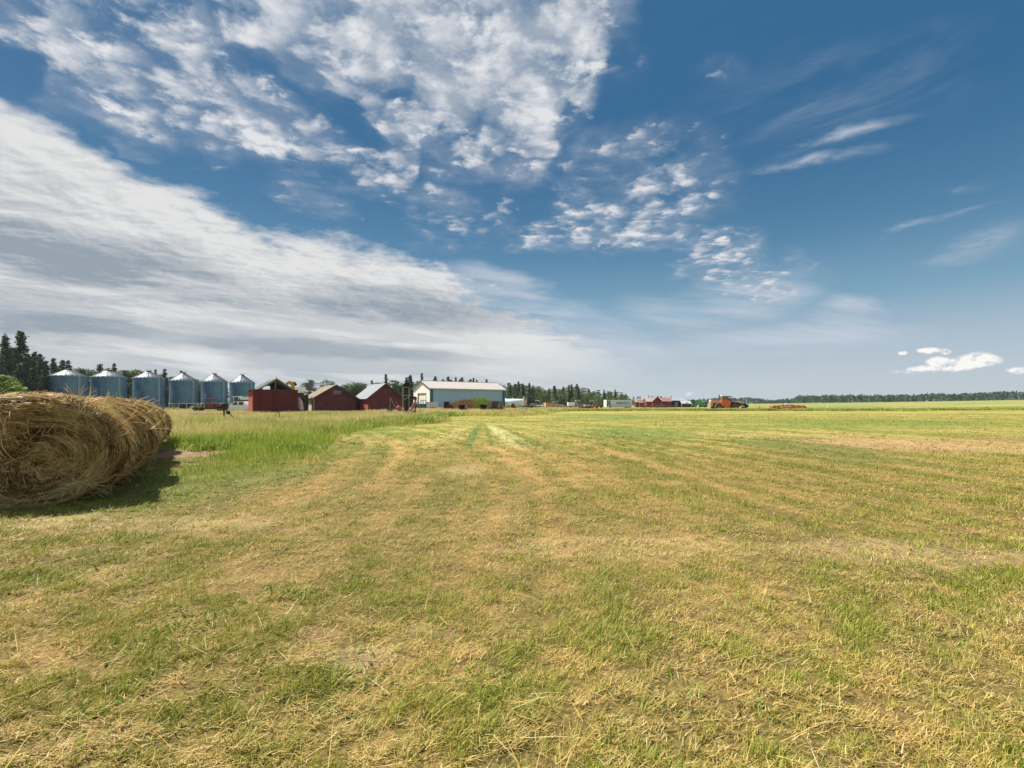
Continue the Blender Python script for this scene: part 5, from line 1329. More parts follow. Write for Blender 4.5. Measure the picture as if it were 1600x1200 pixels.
b = MB(); b.bar((-4.2, -1.2, 0.8), (-1.0, -0.6, 1.42), 0.16); b.bar((-1.0, -0.6, 1.40), (1.0, -0.5, 1.35), 0.2); b.bar((0.9, -0.6, 1.4), (4.4, -0.5, 0.85), 0.14); b.build('wing', M_REDP, t_)
b = MB(); b.blob((-0.25, -0.5, 1.5), 0.28, 3, 2, (1.3, 1, 0.7)); b.build('tank', M_STEELW, t_)
wheel(t_, 0.3, -1.5, 0.4, 0.42, 0.2, M_RUST); wheel(t_, -2.6, -1.5, 0.4, 0.42, 0.2, M_RUST); wheel(t_, 2.6, -1.5, 0.4, 0.42, 0.2, M_RUST)
t_ = thing('bent_rake', 'thin rusty rake arm lying at the right end of the folded cultivator', 'implement', at(1256, 111, 0.0), R(0))
b = MB(); b.bar((-1.4, 0, 1.25), (0.6, 0, 0.75), 0.12); b.bar((0.5, 0, 0.8), (0.85, 0, 0.2), 0.08); b.build('arm', M_RUST, t_)
for k in range(5):
    b = MB(); b.bar((-1.2 + .4 * k, 0, 1.2 - .1 * k), (-1.1 + .4 * k, -0.1, 0.7 - .1 * k), 0.05); b.build('tine', M_RUST, t_)

for px_, Y_, h_, mt, lb in [(1187, 106, 1.15, M_RUST, 'short rusty post in the grass between the tractor and the cultivator'), (1293, 118, 1.25, M_WHITEP, 'thin white marker post alone at the field edge')]:
    b = MB(); b.cyl((0, 0, -0.1), (0, 0, h_), 0.055, 0.05, 8); o = b.build('marker_post', mt, None, at(px_, Y_)); tag(o, lb, 'post')

# ---- white semi trailer with its lettering
Yt = 186.0
t_ = thing('semi_trailer', 'white box trailer with a big dark red letter and blue grey lettering', 'trailer', at(947.5, Yt, 0), R(12))
M_TRSIDE = plain('trailer_shaded_side', (0.60, 0.66, 0.74), 0.5, vary=0.06, scale=1)  # white side tinted cooler and dimmer, its shade put into the colour
b = MB(); b.box(0.0, 10.6, 0, 2.5, 0.35, 2.95); b.build('box', M_TRSIDE, t_)
b = MB(); b.box(-0.03, -0.002, 0.0, 2.5, 0.35, 2.95); b.build('end_panel', plain('trailer_white', (0.86, 0.84, 0.80), 0.4, vary=0.04), t_)
b = MB(); b.box(-0.03, 10.63, -0.03, 2.53, 2.952, 3.02); b.box(-0.03, 10.63, -0.02, -0.002, 0.32, 0.42); b.build('rail', M_STEELW, t_)
def letters(txt, size, mat, parent, loc, name, bold=0.0):
    cu_ = bpy.data.curves.new(name, 'FONT'); cu_.body = txt; cu_.size = size; cu_.extrude = 0.012; cu_.offset = bold
    ob = bpy.data.objects.new(name, cu_); COL.objects.link(ob)
    bpy.context.view_layer.update()
    me = bpy.data.meshes.new_from_object(ob); bpy.data.objects.remove(ob)
    me.materials.clear(); me.materials.append(mat)
    o = bpy.data.objects.new(name, me); COL.objects.link(o); o.parent = parent; o.location = loc; o.rotation_euler = (R(90), 0, 0)
    return o
M_LOGO = plain('logo_dark_red', (0.20, 0.035, 0.045), 0.6, vary=0.1); M_LET = plain('letter_blue_grey', (0.10, 0.09, 0.15), 0.6, vary=0.1)
letters('R', 3.1, M_LOGO, t_, (0.12, -0.022, 0.55), 'logo_letter', 0.09)
letters('NORTH S', 1.30, M_LET, t_, (4.0, -0.022, 1.35), 'lettering', 0.03)
for x in (8.6, 9.7):
    for y in (0.35, 2.15): wheel(t_, x, y, 0.45, 0.46, 0.3)
b = MB(); b.bar((2.2, 0.3, 0), (2.2, 0.3, 0.4), 0.12); b.bar((2.2, 2.2, 0), (2.2, 2.2, 0.4), 0.12); b.bar((2.2, 0.3, 0.1), (2.2, 2.2, 0.1), 0.08); b.build('landing_gear', M_IRON, t_)

# ---- green machines far off
combine('green combine far away, right of the long open shed', at(1087.5, 205, 0), R(188), M_GREENP, tank=M_GREENP, cabroof=M_GREENP)
def small_tractor(label, loc, rot, paint, group=None, roof=M_WHITEP):
    t_ = thing('farm_tractor', label, 'tractor', loc, rot, group)
    b = MB(); b.prism([(0.3, 0.85), (0.3, 1.55), (1.9, 1.5), (2.0, 0.85)], -0.35, 0.35, 'Y'); b.build('hood', paint, t_, bevel=0.05)
    b = MB(); b.prism([(-1.0, 0.7), (-1.0, 1.4), (0.3, 1.4), (0.3, 0.7)], -0.4, 0.4, 'Y'); b.build('body', M_IRON, t_)
    b = MB(); b.box(-0.95, 0.25, -0.62, 0.62, 1.41, 2.45); b.build('cab', M_GLASS, t_)
    b = MB(); b.box(-1.1, 0.4, -0.72, 0.72, 2.455, 2.62); b.build('cab_roof', roof, t_)
    for s in (-1, 1):
        wheel(t_, -0.6, s * 0.85, 0.78, 0.78, 0.4, M_YELLOW); wheel(t_, 1.5, s * 0.7, 0.45, 0.45, 0.25, M_YELLOW)
        b = MB(); b.prism([(-1.4, 1.35), (-1.0, 1.68), (-0.2, 1.68), (0.2, 1.35), (0.1, 1.3), (-0.3, 1.6), (-0.95, 1.6), (-1.3, 1.3)], s * 0.65, s * 1.08, 'Y') if s > 0 else b.prism([(-1.4, 1.35), (-1.0, 1.68), (-0.2, 1.68), (0.2, 1.35), (0.1, 1.3), (-0.3, 1.6), (-0.95, 1.6), (-1.3, 1.3)], -1.08, -0.65, 'Y'); b.build('fender', paint, t_)
    return t_
small_tractor('small dark tractor with pale roof just left of the orange tractor, far off', at(1099.5, 207, 0), R(170), M_GREYM)

# ---- earth mound and the clutter in front of the steel shed
M_MOUND = plain('mound_soil', (0.20, 0.16, 0.07), 0.95, vary=0.3)
mc = at(741, 99); NX, NY = 60, 24
vs = []
for j in range(NY + 1):
    for i in range(NX + 1):
        a = i / NX * 2 - 1; b_ = j / NY * 2 - 1
        x = a * 6.6; y = b_ * 3.4; e = max(0, 1 - (a * a) ** 1.1) * max(0, 1 - b_ * b_)
        h = 2.5 * e ** 0.8 * (0.85 + 0.4 * float(fbm(np.array([x * 0.6 + 4]), np.array([y * 0.6]), 3)[0])) - 0.15
        vs.append((x, y, h))
fs = [(j * (NX + 1) + i, j * (NX + 1) + i + 1, (j + 1) * (NX + 1) + i + 1, (j + 1) * (NX + 1) + i) for j in range(NY) for i in range(NX)]
b = MB(); b.add(vs, fs, True); o = b.build('earth_mound', M_MOUND, None, mc, R(8)); tag(o, kind='structure')
r = np.random.RandomState(77); n = 26000
a = r.uniform(-1, 1, n); c_ = r.uniform(-1, 1, n); e = np.maximum(0, 1 - np.abs(a) ** 2.2) * np.maximum(0, 1 - c_ ** 2)
lx, ly = a * 6.6, c_ * 3.4
hh_ = 2.5 * e ** 0.8 * (0.85 + 0.4 * fbm(lx * 0.6 + 4, ly * 0.6, 3)) - 0.15
ca, sa = math.cos(R(8)), math.sin(R(8))
wx = mc.x + lx * ca - ly * sa; wy = mc.y + lx * sa + ly * ca
Lh = r.uniform(0.25, 0.6, n) * (0.6 + 0.9 * np.exp(-((a - 0.12) / 0.16) ** 2)); kin = np.clip(0.95 - 1.0 * np.exp(-((a - 0.2) / 0.28) ** 2) + r.normal(0, 0.12, n), 0, 1)
mg = blades('mound_weeds', wx, wy, mc.z + hh_, Lh, r.uniform(0.04, 0.08, n), np.abs(r.normal(0.25, 0.2, n)), r.uniform(0, 6.28, n), r.uniform(0, 0.8, n), r.rand(n) * 0.8, kin, grass_mat('mound_growth', brown=True, tall=True), 78)
tag(mg, 'brown and green weeds growing over the low earth mound', 'weeds', kind='stuff')
def open_crate(name, label, cat, loc, rot, w, d, h, inner=M_BLACK, side=M_GREYBOARD, group=None):
    t_ = thing(name, label, cat, loc, rot, group)
    b = MB(); b.box(0, w, d - 0.05, d, 0, h); b.box(0, 0.06, 0, d - 0.051, 0, h); b.build('back_panel', inner, t_)
    b = MB(); b.box(w - 0.06, w, 0, d - 0.051, 0, h); b.build('side_panel', side, t_)
    b = MB(); b.slab((-0.05, -0.08, h + 0.07), (w + 0.05, -0.08, h + 0.07), (w + 0.05, d + 0.05, h + 0.05), (-0.05, d + 0.05, h + 0.05), 0.06); b.build('lid', M_GREYM, t_)
    return t_
OG = 'old open bins in front of the earth mound'
M_GREYSIDE = plain('grey_bin_side', (0.24, 0.25, 0.27), 0.8, vary=0.25)
open_crate('feed_bin', 'dark open feed bin with grey right side, below the left slope of the mound', 'bin', at(717, 84), R(-14), 1.15, 1.3, 1.42, M_DARKWOOD, M_GREYSIDE, OG)  # dark inside panels put the shade of the opening into the colour
open_crate('feed_bin', 'dark open feed bin with grey right side, below the green bush on the mound', 'bin', at(750.5, 86), R(-14), 1.25, 1.3, 1.45, M_DARKWOOD, M_GREYSIDE, OG)  # inside coloured dark here too, as painted shade of the opening
open_crate('feed_bin', 'small brown bin at the left foot of the mound by the steel shed corner', 'bin', at(693.5, 96), R(-5), 0.95, 1.2, 1.95, M_RUST, M_RUST, OG)
open_crate('feed_bin', 'grey lidded bin against the right corner of the steel shed', 'bin', at(777.5, 96), R(-5), 0.9, 1.2, 1.85, M_RUST, M_GREYSIDE, OG)
small_tractor('rusty red tractor wreck at the right foot of the mound', at(773, 88, -0.55), R(160), M_RUST, roof=M_RUST)

# ---- the yard of old machinery between the steel shed and the trailer
t_ = thing('storage_tank', 'long white steel tank lying behind the right end of the steel shed', 'tank', at(786, 152, 0), R(4))
b = MB(); b.lathe([(0.3, -0.35), (1.0, -0.15), (1.35, 0.1), (1.35, 8.3), (1.0, 8.55), (0.3, 8.75)], 24, c=(-1.6, 0, 1.75), axis='X'); b.build('shell', plain('tank_white', (0.72, 0.76, 0.82), 0.4, vary=0.08), t_)
for x in (0.9, 3.1):
    b = MB(); b.cyl((x, 0, 3.05), (x, 0, 3.42), 0.2, n=10); b.build('hatch', M_STEELW, t_)
for x in (0.0, 5.5):
    b = MB(); b.box(x, x + 0.5, -0.9, 0.9, -0.2, 0.65); b.build('saddle', M_GREYM, t_)
t_ = thing('wooden_hut', 'tiny brown A shaped board hut in front of the long white tank', 'hut', at(796.5, 108, 0), R(-10))
b = MB(); b.prism([(0, 0), (1.5, 0), (1.4, 0.9), (0.75, 1.75), (0.1, 0.9)], 0, 1.4, 'Y'); b.build('wall', M_RUST, t_)
b = MB(); b.slab((-0.1, -0.15, 0.8), (0.75, -0.15, 1.85), (0.75, 1.6, 1.85), (-0.1, 1.6, 0.8), 0.07); b.slab((1.6, 1.6, 0.8), (0.75, 1.6, 1.852), (0.75, -0.15, 1.852), (1.6, -0.15, 0.8), 0.07); b.build('roof', M_BEIGE, t_)
b = MB(); b.box(0.5, 1.0, -0.03, -0.002, 0.1, 0.95); b.build('door', M_BLACK, t_)
t_ = thing('hammer_mill', 'tall grey grinder mill with two upright chutes, right of the white tank', 'mill', at(821, 120, 0), R(10))
b = MB(); b.prism([(-0.6, 0), (-0.5, 3.4), (-0.15, 3.5), (-0.25, 0)], -0.2, 0.2, 'Y'); b.build('chute', M_BEIGE, t_)
b = MB(); b.box(0.0, 0.35, -0.35, 0.1, 0, 3.05); b.build('chute', M_BEIGE, t_)
b = MB(); b.prism([(0.36, 1.2), (0.36, 2.9), (0.7, 3.4), (1.15, 3.2), (1.2, 2.0), (0.9, 1.2)], -0.4, 0.4, 'Y'); b.cyl((0.75, 0, 3.4), (0.75, 0, 4.1), 0.12, n=8); b.build('hopper', M_IRON, t_)
b = MB(); b.box(-1.2, 1.7, -0.6, 0.6, 0.3, 1.1); b.build('base_frame', M_IRON, t_)
wheel(t_, 1.2, -0.75, 0.45, 0.45, 0.2, M_RUST); wheel(t_, -0.9, -0.75, 0.45, 0.45, 0.2, M_RUST)
t_ = thing('concrete_block', 'low pale concrete block in the grass before the grinder mill', 'block', at(812, 96, 0), R(0))
b = MB(); b.box(0, 1.6, 0, 1.0, -0.1, 0.9); b.build('block', plain('block_concrete', (0.46, 0.42, 0.39), 0.9, vary=0.2), t_, bevel=0.04)

def wagon(label, loc, rot, L, h, paint, group, hoops=False):
    t_ = thing('farm_wagon', label, 'wagon', loc, rot, group)
    b = MB(); b.prism([(-L / 2, 0.75), (-L / 2 - 0.1, 0.75 + h), (L / 2 + 0.1, 0.75 + h), (L / 2, 0.75)], -0.9, 0.9, 'Y'); b.build('box', paint, t_)
    b = MB(); b.bar((-L / 2, 0, 0.6), (L / 2 + 1.0, 0, 0.5), 0.14); b.build('drawbar', M_IRON, t_)
    if hoops:
        b = MB()
        for k in range(5): x = -L / 2 + L * k / 4; b.bar((x, -0.92, 0.7), (x, -0.92, 1.0 + h), 0.1)
        b.build('stakes', M_WOODP, t_)
    for x in (-L * 0.32, L * 0.32):
        for s in (-1, 1): wheel(t_, x, s * 0.85, 0.42, 0.42, 0.2, M_RUST)
    return t_
def cultivator(label, loc, rot, L, paint, group, seed=1, up=True):
    t_ = thing('old_cultivator', label, 'implement', loc, rot, group); q = random.Random(seed)
    b = MB()
    for y in (-0.6, 0.1, 0.8): b.bar((-L / 2, y, 0.75), (L / 2, y, 0.8), 0.14)
    for k in range(4): b.bar((-L / 2 + L * k / 3, -0.7, 0.8), (-L / 2 + L * k / 3, 0.9, 0.8), 0.12)
    b.build('frame', paint, t_)
    b = MB()
    for k in range(int(L * 2)):
        x = -L / 2 + k * 0.5 + 0.1; b.bar((x, -0.6, 0.8), (x + 0.1, -0.75, 0.95), 0.07); b.bar((x + 0.1, -0.75, 0.95), (x + 0.15, -0.95, 0.1), 0.07)
    b.build('shanks', M_RUST, t_)
    if up:
        b = MB(); x = q.uniform(-0.4, 0.4); b.bar((x, 0, 0.8), (x + 0.2, 0, 1.9), 0.12); b.bar((x + 0.2, 0, 1.9), (x + 1.2, 0, 0.9), 0.09); b.build('mast', paint, t_)
    wheel(t_, -L * 0.3, 0.3, 0.4, 0.4, 0.2, M_RUST); wheel(t_, L * 0.3, 0.3, 0.4, 0.4, 0.2, M_RUST)
    return t_
YG = 'old machinery parked in the yard before the wood'
wagon('grey steel wagon just right of the grinder mill', at(831, 135), R(5), 2.4, 1.0, M_GREYM, YG)
cultivator('dark disc implement right of the grey steel wagon', at(838, 138), R(0), 3.0, M_IRON, YG, 3)
pickup('white pickup before the wood, just left of the orange grain truck', at(852, 160, -0.2), R(184), M_WHITEP)
old_truck('pale orange grain truck in the machinery yard before the wood', at(867.5, 150, -0.1), R(6), M_BEIGE, bed='box', box=M_ORANGEPALE)
wagon('dark topped wagon left of the white stakes', at(875.5, 158), R(0), 2.0, 1.3, M_IRON, YG)
wagon('white wagon with upright stakes in the middle of the machinery yard', at(886, 126), R(-8), 3.0, 0.35, M_BEIGE, YG, hoops=True)
wagon('white box wagon behind the staked wagon', at(892, 170), R(3), 2.1, 1.35, M_WHITEP, YG)
cultivator('beige cultivator right of the staked wagon', at(901, 150), R(3), 3.0, M_BEIGE, YG, 5)
cultivator('long beige cultivator halfway between the staked wagon and the trailer', at(910.5, 150), R(-2), 3.2, M_BEIGE, YG, 6, up=False)
wagon('small pale wagon with black load left of the orange implement', at(917.5, 152), R(4), 1.7, 0.6, M_BEIGE, YG)
cultivator('orange implement nearest the left end of the white trailer', at(927.5, 155), R(0), 3.4, M_ORANGE, YG, 8)
cultivator('dark implement standing between the orange implement and the trailer', at(936, 175), R(0), 2.6, M_IRON, YG, 9, up=False)
small_tractor('small grey tractor behind the beige cultivators', at(904, 172), R(10), M_GREYM, YG)
small_tractor('small red tractor behind the long beige cultivator', at(923, 178), R(175), M_REDP, YG)

FM = 'dark red machinery before the far granaries'
for px_, Y_, L_, mt, lb, sd in [(1001, 192, 3.4, M_REDP, 'dark red implement below the leftmost far granary', 31), (1012, 190, 3.6, M_RUST, 'rusty implement before the pale roofed far granary', 32), (1022, 191, 3.8, M_REDP, 'dark red implement before the two pointed far gables', 33),
                                (1033, 190, 3.2, M_PINKRUST, 'faded red implement left of the long open shed', 34), (1046, 192, 3.4, M_IRON, 'black implement in the mouth of the long open shed', 35)]:
    cultivator(lb, at(px_, Y_), R(0), L_, mt, FM, sd)
JG = 'odd machinery pieces between the grinder mill and the grain truck'
wagon('low white wagon partly hidden by grass right of the grinder mill', at(845, 146), R(0), 2.2, 0.5, M_WHITEP, JG)
cultivator('rusty red implement between the steel shed corner and the little hut', at(789, 112), R(0), 2.4, M_RUST, JG, 41)
cultivator('beige implement just right of the little brown hut', at(808, 118), R(0), 2.2, M_BEIGE, JG, 42)
small_tractor('grey tractor with rounded hood left of the pale orange truck', at(838, 152), R(175), M_GREYM)
# ------------------------------------------------------------------ trees
def leaf_mat(name, dark, light, rough=0.6, tr=0.25):
    m, t, b = new_mat(name)
    rnd = t.attr('rnd', 2)
    oi = t.new('ShaderNodeObjectInfo')
    c = t.ramp(rnd, [(0.0, dark), (0.55, tuple((a + b_) / 2 for a, b_ in zip(dark, light))), (1.0, light)])
    k = t.lin(S(t, oi.outputs['Random']), 0, 1, 0.78, 1.25)
    vm = t.new('ShaderNodeVectorMath', operation='SCALE'); t.put(vm.inputs[0], c); t.put(vm.inputs['Scale'], k)
    t.put(b.inputs['Base Color'], vm.outputs[0]); b.inputs['Roughness'].default_value = rough; b.inputs['Specular IOR Level'].default_value = 0.2
    if tr:
        tb = t.new('ShaderNodeBsdfTranslucent'); t.l.new(vm.outputs[0], tb.inputs['Color'])
        ms = t.new('ShaderNodeMixShader'); ms.inputs[0].default_value = tr
        t.l.new(b.outputs[0], ms.inputs[1]); t.l.new(tb.outputs[0], ms.inputs[2]); t.l.new(ms.outputs[0], t.n['Material Output'].inputs['Surface'])
    return m
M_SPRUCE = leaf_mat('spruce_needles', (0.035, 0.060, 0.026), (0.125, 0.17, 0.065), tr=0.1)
M_POPLAR = leaf_mat('poplar_leaves', (0.045, 0.080, 0.022), (0.145, 0.20, 0.058), tr=0.3)
M_BRIGHT = leaf_mat('bright_leaves', (0.10, 0.17, 0.03), (0.24, 0.34, 0.07), tr=0.3)
M_BARK = plain('bark', (0.13, 0.10, 0.08), 0.9, vary=0.35)
M_BARKPALE = plain('pale_bark', (0.34, 0.31, 0.27), 0.9, vary=0.35)

def leaf_mesh(name, C, size, rnd, mat, seed=0, aspect=0.6, droop=None):
    n = len(C); r = np.random.RandomState(seed)
    d = r.normal(size=(n, 3)) if droop is None else droop
    d = d / (np.linalg.norm(d, axis=1, keepdims=True) + 1e-9)
    s = np.cross(d, r.normal(size=(n, 3))); s /= np.linalg.norm(s, axis=1, keepdims=True) + 1e-9
    d = d * size[:, None]; s = s * (size * aspect)[:, None]
    V = np.stack([C - d * 0.5, C + s * 0.5, C + d * 0.5, C - s * 0.5], 1).reshape(-1, 3)
    me = bpy.data.meshes.new(name)
    me.vertices.add(4 * n); me.vertices.foreach_set('co', V.astype(np.float32).ravel())
    me.loops.add(4 * n); me.loops.foreach_set('vertex_index', np.arange(4 * n, dtype=np.int32))
    me.polygons.add(n); me.polygons.foreach_set('loop_start', np.arange(n, dtype=np.int32) * 4); me.polygons.foreach_set('loop_total', np.full(n, 4, np.int32))
    a_ = me.attributes.new('rnd', 'FLOAT', 'POINT'); a_.data.foreach_set('value', np.repeat(rnd, 4).astype(np.float32))
    me.update(calc_edges=True); me.materials.append(mat)
    return me
def taper_mesh(name, segs, mat):
    b = MB()
    for a, c, r0, r1 in segs: b.cyl(a, c, r0, r1, 7, cap=True)
    me = bpy.data.meshes.new(name); me.from_pydata(b.v, [], b.f); me.polygons.foreach_set('use_smooth', b.sm); me.materials.append(mat); me.update()
    return me

def spruce_meshes(seed, full=1.0, h=10.0, dens=1.0):
    """unit spruce 10 m tall; boughs in whorls, drooping, with gaps"""
    r = np.random.RandomState(seed); C = []; D = []; Z = []
    segs = [((0, 0, -0.3), (0, 0, h * 0.5), 0.20, 0.12), ((0, 0, h * 0.5), (0, 0, h * 0.985), 0.12, 0.02)]
    z = 0.7
    while z < h * 0.985:
        t_ = z / h
        rad = full * (1.95 * (1 - t_) ** 0.85 + 0.10) * r.uniform(0.70, 1.15)
        nb = max(4, int(9 * (1 - t_) + 4))
        a0 = r.uniform(0, 6.28)
        for k in range(nb):
            if r.rand() < 0.14: continue
            a = a0 + 6.283 * k / nb + r.uniform(-0.3, 0.3); L = rad * r.uniform(0.65, 1.12)
            dir_ = np.array([math.cos(a), math.sin(a)])
            m_ = max(5, int(20 * dens * (0.35 + L / 2)))
            s = r.uniform(0.08, 1, m_) ** 0.8; spread = 0.20 * L * (1.1 - s) + 0.10
            x = dir_[0] * L * s + r.normal(0, 1, m_) * spread * 0.7; y = dir_[1] * L * s + r.normal(0, 1, m_) * spread * 0.7
            zz = z - 0.22 * L * s + 0.10 * L * s ** 3 + r.normal(0, 0.08, m_) - 0.05
            C.append(np.stack([x, y, zz], 1)); D.append(np.stack([np.full(m_, dir_[0]) + r.normal(0, .5, m_), np.full(m_, dir_[1]) + r.normal(0, .5, m_), r.normal(-0.25, .35, m_)], 1)); Z.append(s)
            if L > 0.9 and k % 3 == 0: segs.append(((0, 0, z), (dir_[0] * L * 0.7, dir_[1] * L * 0.7, z - 0.15 * L), 0.03, 0.01))
        z += r.uniform(0.28, 0.42) * (1.1 - 0.45 * t_)
    C = np.concatenate(C); D = np.concatenate(D); Z = np.concatenate(Z); n = len(C)
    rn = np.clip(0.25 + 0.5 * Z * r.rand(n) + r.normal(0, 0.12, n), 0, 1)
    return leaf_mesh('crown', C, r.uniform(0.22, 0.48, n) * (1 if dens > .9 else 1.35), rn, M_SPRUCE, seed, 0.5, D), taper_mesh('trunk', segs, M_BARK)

def leafy_meshes(seed, h=10.0, wide=1.0, mat=None, n_cl=46, per=75, low=0.22, bark=None):
    """unit leafy tree 10 m tall: limbs ending in many leaf clumps of uneven size"""
    r = np.random.RandomState(seed)
    segs = [((0, 0, -0.3), (r.uniform(-.2, .2), r.uniform(-.2, .2), h * 0.42), 0.20, 0.13)]
    top = np.array(segs[0][1]); C = []; RN = []; SZ = []
    segs.append((tuple(top), (top[0] * 1.5, top[1] * 1.5, h * 0.85), 0.12, 0.03))
    for k in range(n_cl):
        t_ = r.uniform(low, 1.0) ; zz = h * t_
        prof = math.sin(math.pi * min(1, max(0, (t_ - low + 0.10) / (1.08 - low))) ** 0.85)
        rad = wide * 2.1 * (0.25 + 0.75 * prof) * r.uniform(0.3, 1.05); a = r.uniform(0, 6.28)
        c = np.array([math.cos(a) * rad, math.sin(a) * rad, zz * 0.93])
        cr = r.uniform(0.45, 1.05) * (0.85 + 0.3 * wide) * (1.0 if t_ < .85 else 0.7)
        m_ = int(per * cr * r.uniform(0.7, 1.2))
        q = r.normal(size=(m_, 3)); q /= np.linalg.norm(q, axis=1, keepdims=True); q *= (r.rand(m_, 1) ** 0.45) * cr; q[:, 2] *= 0.75
        C.append(c + q); base = r.uniform(0.15, 0.85)
        RN.append(np.clip(base + r.normal(0, 0.16, m_), 0, 1)); SZ.append(r.uniform(0.16, 0.36, m_))
        if k % 3 == 0: segs.append(((top[0], top[1], max(h * 0.2, c[2] * 0.6)), tuple(c * np.array([0.9, 0.9, 1])), 0.06, 0.015))
    return leaf_mesh('crown', np.concatenate(C), np.concatenate(SZ), np.concatenate(RN), mat or M_POPLAR, seed, 0.75), taper_mesh('trunk', segs, bark or M_BARKPALE)

SP = [spruce_meshes(100 + i, f) for i, f in enumerate((1.0, 0.8, 1.15, 0.62))]
SPL = [spruce_meshes(150 + i, f, dens=0.55) for i, f in enumerate((0.95, 0.7, 0.8, 0.55))]
LF = [leafy_meshes(200 + i, wide=w) for i, w in enumerate((0.85, 1.05, 0.7, 0.95))]
LFL = [leafy_meshes(240 + i, wide=w, n_cl=36, per=70, low=0.08) for i, w in enumerate((0.8, 1.0, 0.7))]
BIG = [spruce_meshes(170, 1.35, dens=1.5), spruce_meshes(171, 1.1, dens=1.4), spruce_meshes(172, 0.75, dens=1.3)]
rt = random.Random(99)
def tree(kind, meshes, px, Y, top_y, label, group=None, fat=1.0, cat=None, dz=0.0):
    p = at(px, Y)
    h = CAMH + (HY - top_y) / F * Y - p.z
    s = h / 10.0
    name = 'spruce_tree' if kind == 's' else 'leafy_tree'
    t_ = thing(name, label, cat or ('spruce tree' if kind == 's' else 'tree'), p, rt.uniform(0, 6.28), group)
    c = bpy.data.objects.new('crown', meshes[0]); k = bpy.data.objects.new('trunk', meshes[1])
    for o in (c, k):
        COL.objects.link(o); o.parent = t_; o.scale = (s * fat, s * fat, s)
    return t_
# the dark spruces at the far left
sg = [(8, 88, 519, 1, 'tall thin spruce with bare lower limbs at the left edge of the wood', 0.9), (33, 90, 515, 0, 'tallest dark spruce, broad and full, behind the green bush', 0.95), (20, 98, 541, 0, 'spruce filling the space between the two tallest spruces', 1.0),
      (44, 96, 552, 2, 'narrow spruce on the right shoulder of the tallest spruce', 1.3), (54, 92, 548, 1, 'spruce just right of the tallest one, half its width', 1.0), (63, 90, 551, 0, 'full dark spruce closing the tall group on the right', 0.9),
      (-14, 92, 530, 0, 'spruce cut by the left edge of the view', 1.0), (2, 84, 560, 0, 'lower spruce under the thin spruce at the left edge', 1.1), (30, 86, 566, 1, 'short spruce under the tallest spruce', 1.5), (52, 86, 572, 0, 'short dark spruce right above the green bush', 1.1),
      (72, 100, 563, 2, 'slim spruce between the tall group and the widest grain bin', 1.3), (84, 108, 559, 2, 'pointed spruce left of the widest grain bin roof', 1.2)]
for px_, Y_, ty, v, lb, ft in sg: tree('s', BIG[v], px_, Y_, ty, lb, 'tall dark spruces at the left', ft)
# green bush in front of them
t_ = thing('green_bush', 'light green rounded bush behind the hay bales at the left edge', 'bush', at(4, 60))
mb_ = leafy_meshes(301, wide=1.0, mat=M_BRIGHT, n_cl=60, per=120, low=0.02)
for nm, me_ in zip(('crown', 'stem'), mb_):
    o = bpy.data.objects.new(nm, me_); COL.objects.link(o); o.parent = t_; o.scale = (1.15, 1.0, 0.55); o.rotation_euler = (0, 0, 1)
mb2 = mb_
t_ = thing('green_bush', 'lower light green bush sloping down towards the grain bins', 'bush', at(33, 64), 2.0)
for nm, me_ in zip(('crown', 'stem'), mb2):
    o = bpy.data.objects.new(nm, me_); COL.objects.link(o); o.parent = t_; o.scale = (0.85, 0.8, 0.40)

def stand(specs, label_s, label_l, group):
    """specs: (px, Y, top_y, kind) ; labels are shared inside a stand whose trees nothing tells apart"""
    for i, (px_, Y_, ty, k) in enumerate(specs):
        ms = (SPL if Y_ > 170 else SP)[rt.randrange(4)] if k == 's' else (LFL[rt.randrange(3)] if Y_ > 170 else LF[rt.randrange(4)])
        tree(k, ms, px_, Y_, ty, label_s if k == 's' else label_l, group + (' spruces' if k == 's' else ' leafy trees'), rt.uniform(1.0, 1.4) * (1.35 if k == 'l' else 1.1))
def auto(x0, x1, n, Y0, Y1, prof, ps, jit=4, seed=1):
    q = random.Random(seed); out = []
    for i in range(n):
        x = x0 + (x1 - x0) * (i + q.uniform(0.1, 0.9)) / n
        ty = float(np.interp(x, [p[0] for p in prof], [p[1] for p in prof])) + q.uniform(-0.3, 1) * jit
        k = 's' if q.random() < ps else 'l'
        out.append((x, q.uniform(Y0, Y1), ty - (2.5 if k == 's' else 0), k))
    return out
# behind the grain bins
A_ = [(98, 120, 561, 's'), (106, 122, 563, 's'), (119, 126, 571, 'l'), (131, 128, 573, 'l'), (142, 130, 574, 'l'), (156, 132, 567.5, 's'), (168, 134, 574, 's'), (178, 134, 567.5, 's'), (190, 134, 574, 'l'), (200, 136, 576, 'l'),
      (213, 138, 576, 'l'), (222, 140, 579, 's'), (195, 132, 578, 's'), (205, 134, 574, 'l'), (216, 136, 574.5, 'l'), (243, 140, 577, 's'), (252, 142, 582, 'l'), (257, 141, 576, 's'), (264, 142, 585, 'l'), (272, 144, 586, 'l'), (283, 146, 577.5, 's'),
      (295, 148, 592, 'l'), (306, 150, 590, 'l'), (88, 118, 570, 'l'), (110, 120, 575, 'l'), (127, 124, 572, 'l'), (148, 128, 579, 'l'), (162, 130, 580, 'l')]
stand(A_, 'dark pointed spruce behind the row of grain bins', 'leafy tree behind the row of grain bins', 'trees behind the grain bins')
stand(auto(60, 400, 26, 150, 165, [(60, 585), (200, 585), (310, 592), (400, 612)], 0.15, 4, 5), 'low spruce filling the hedge line behind the grain bins', 'low leafy tree filling the hedge line behind the grain bins', 'hedge behind the grain bins')
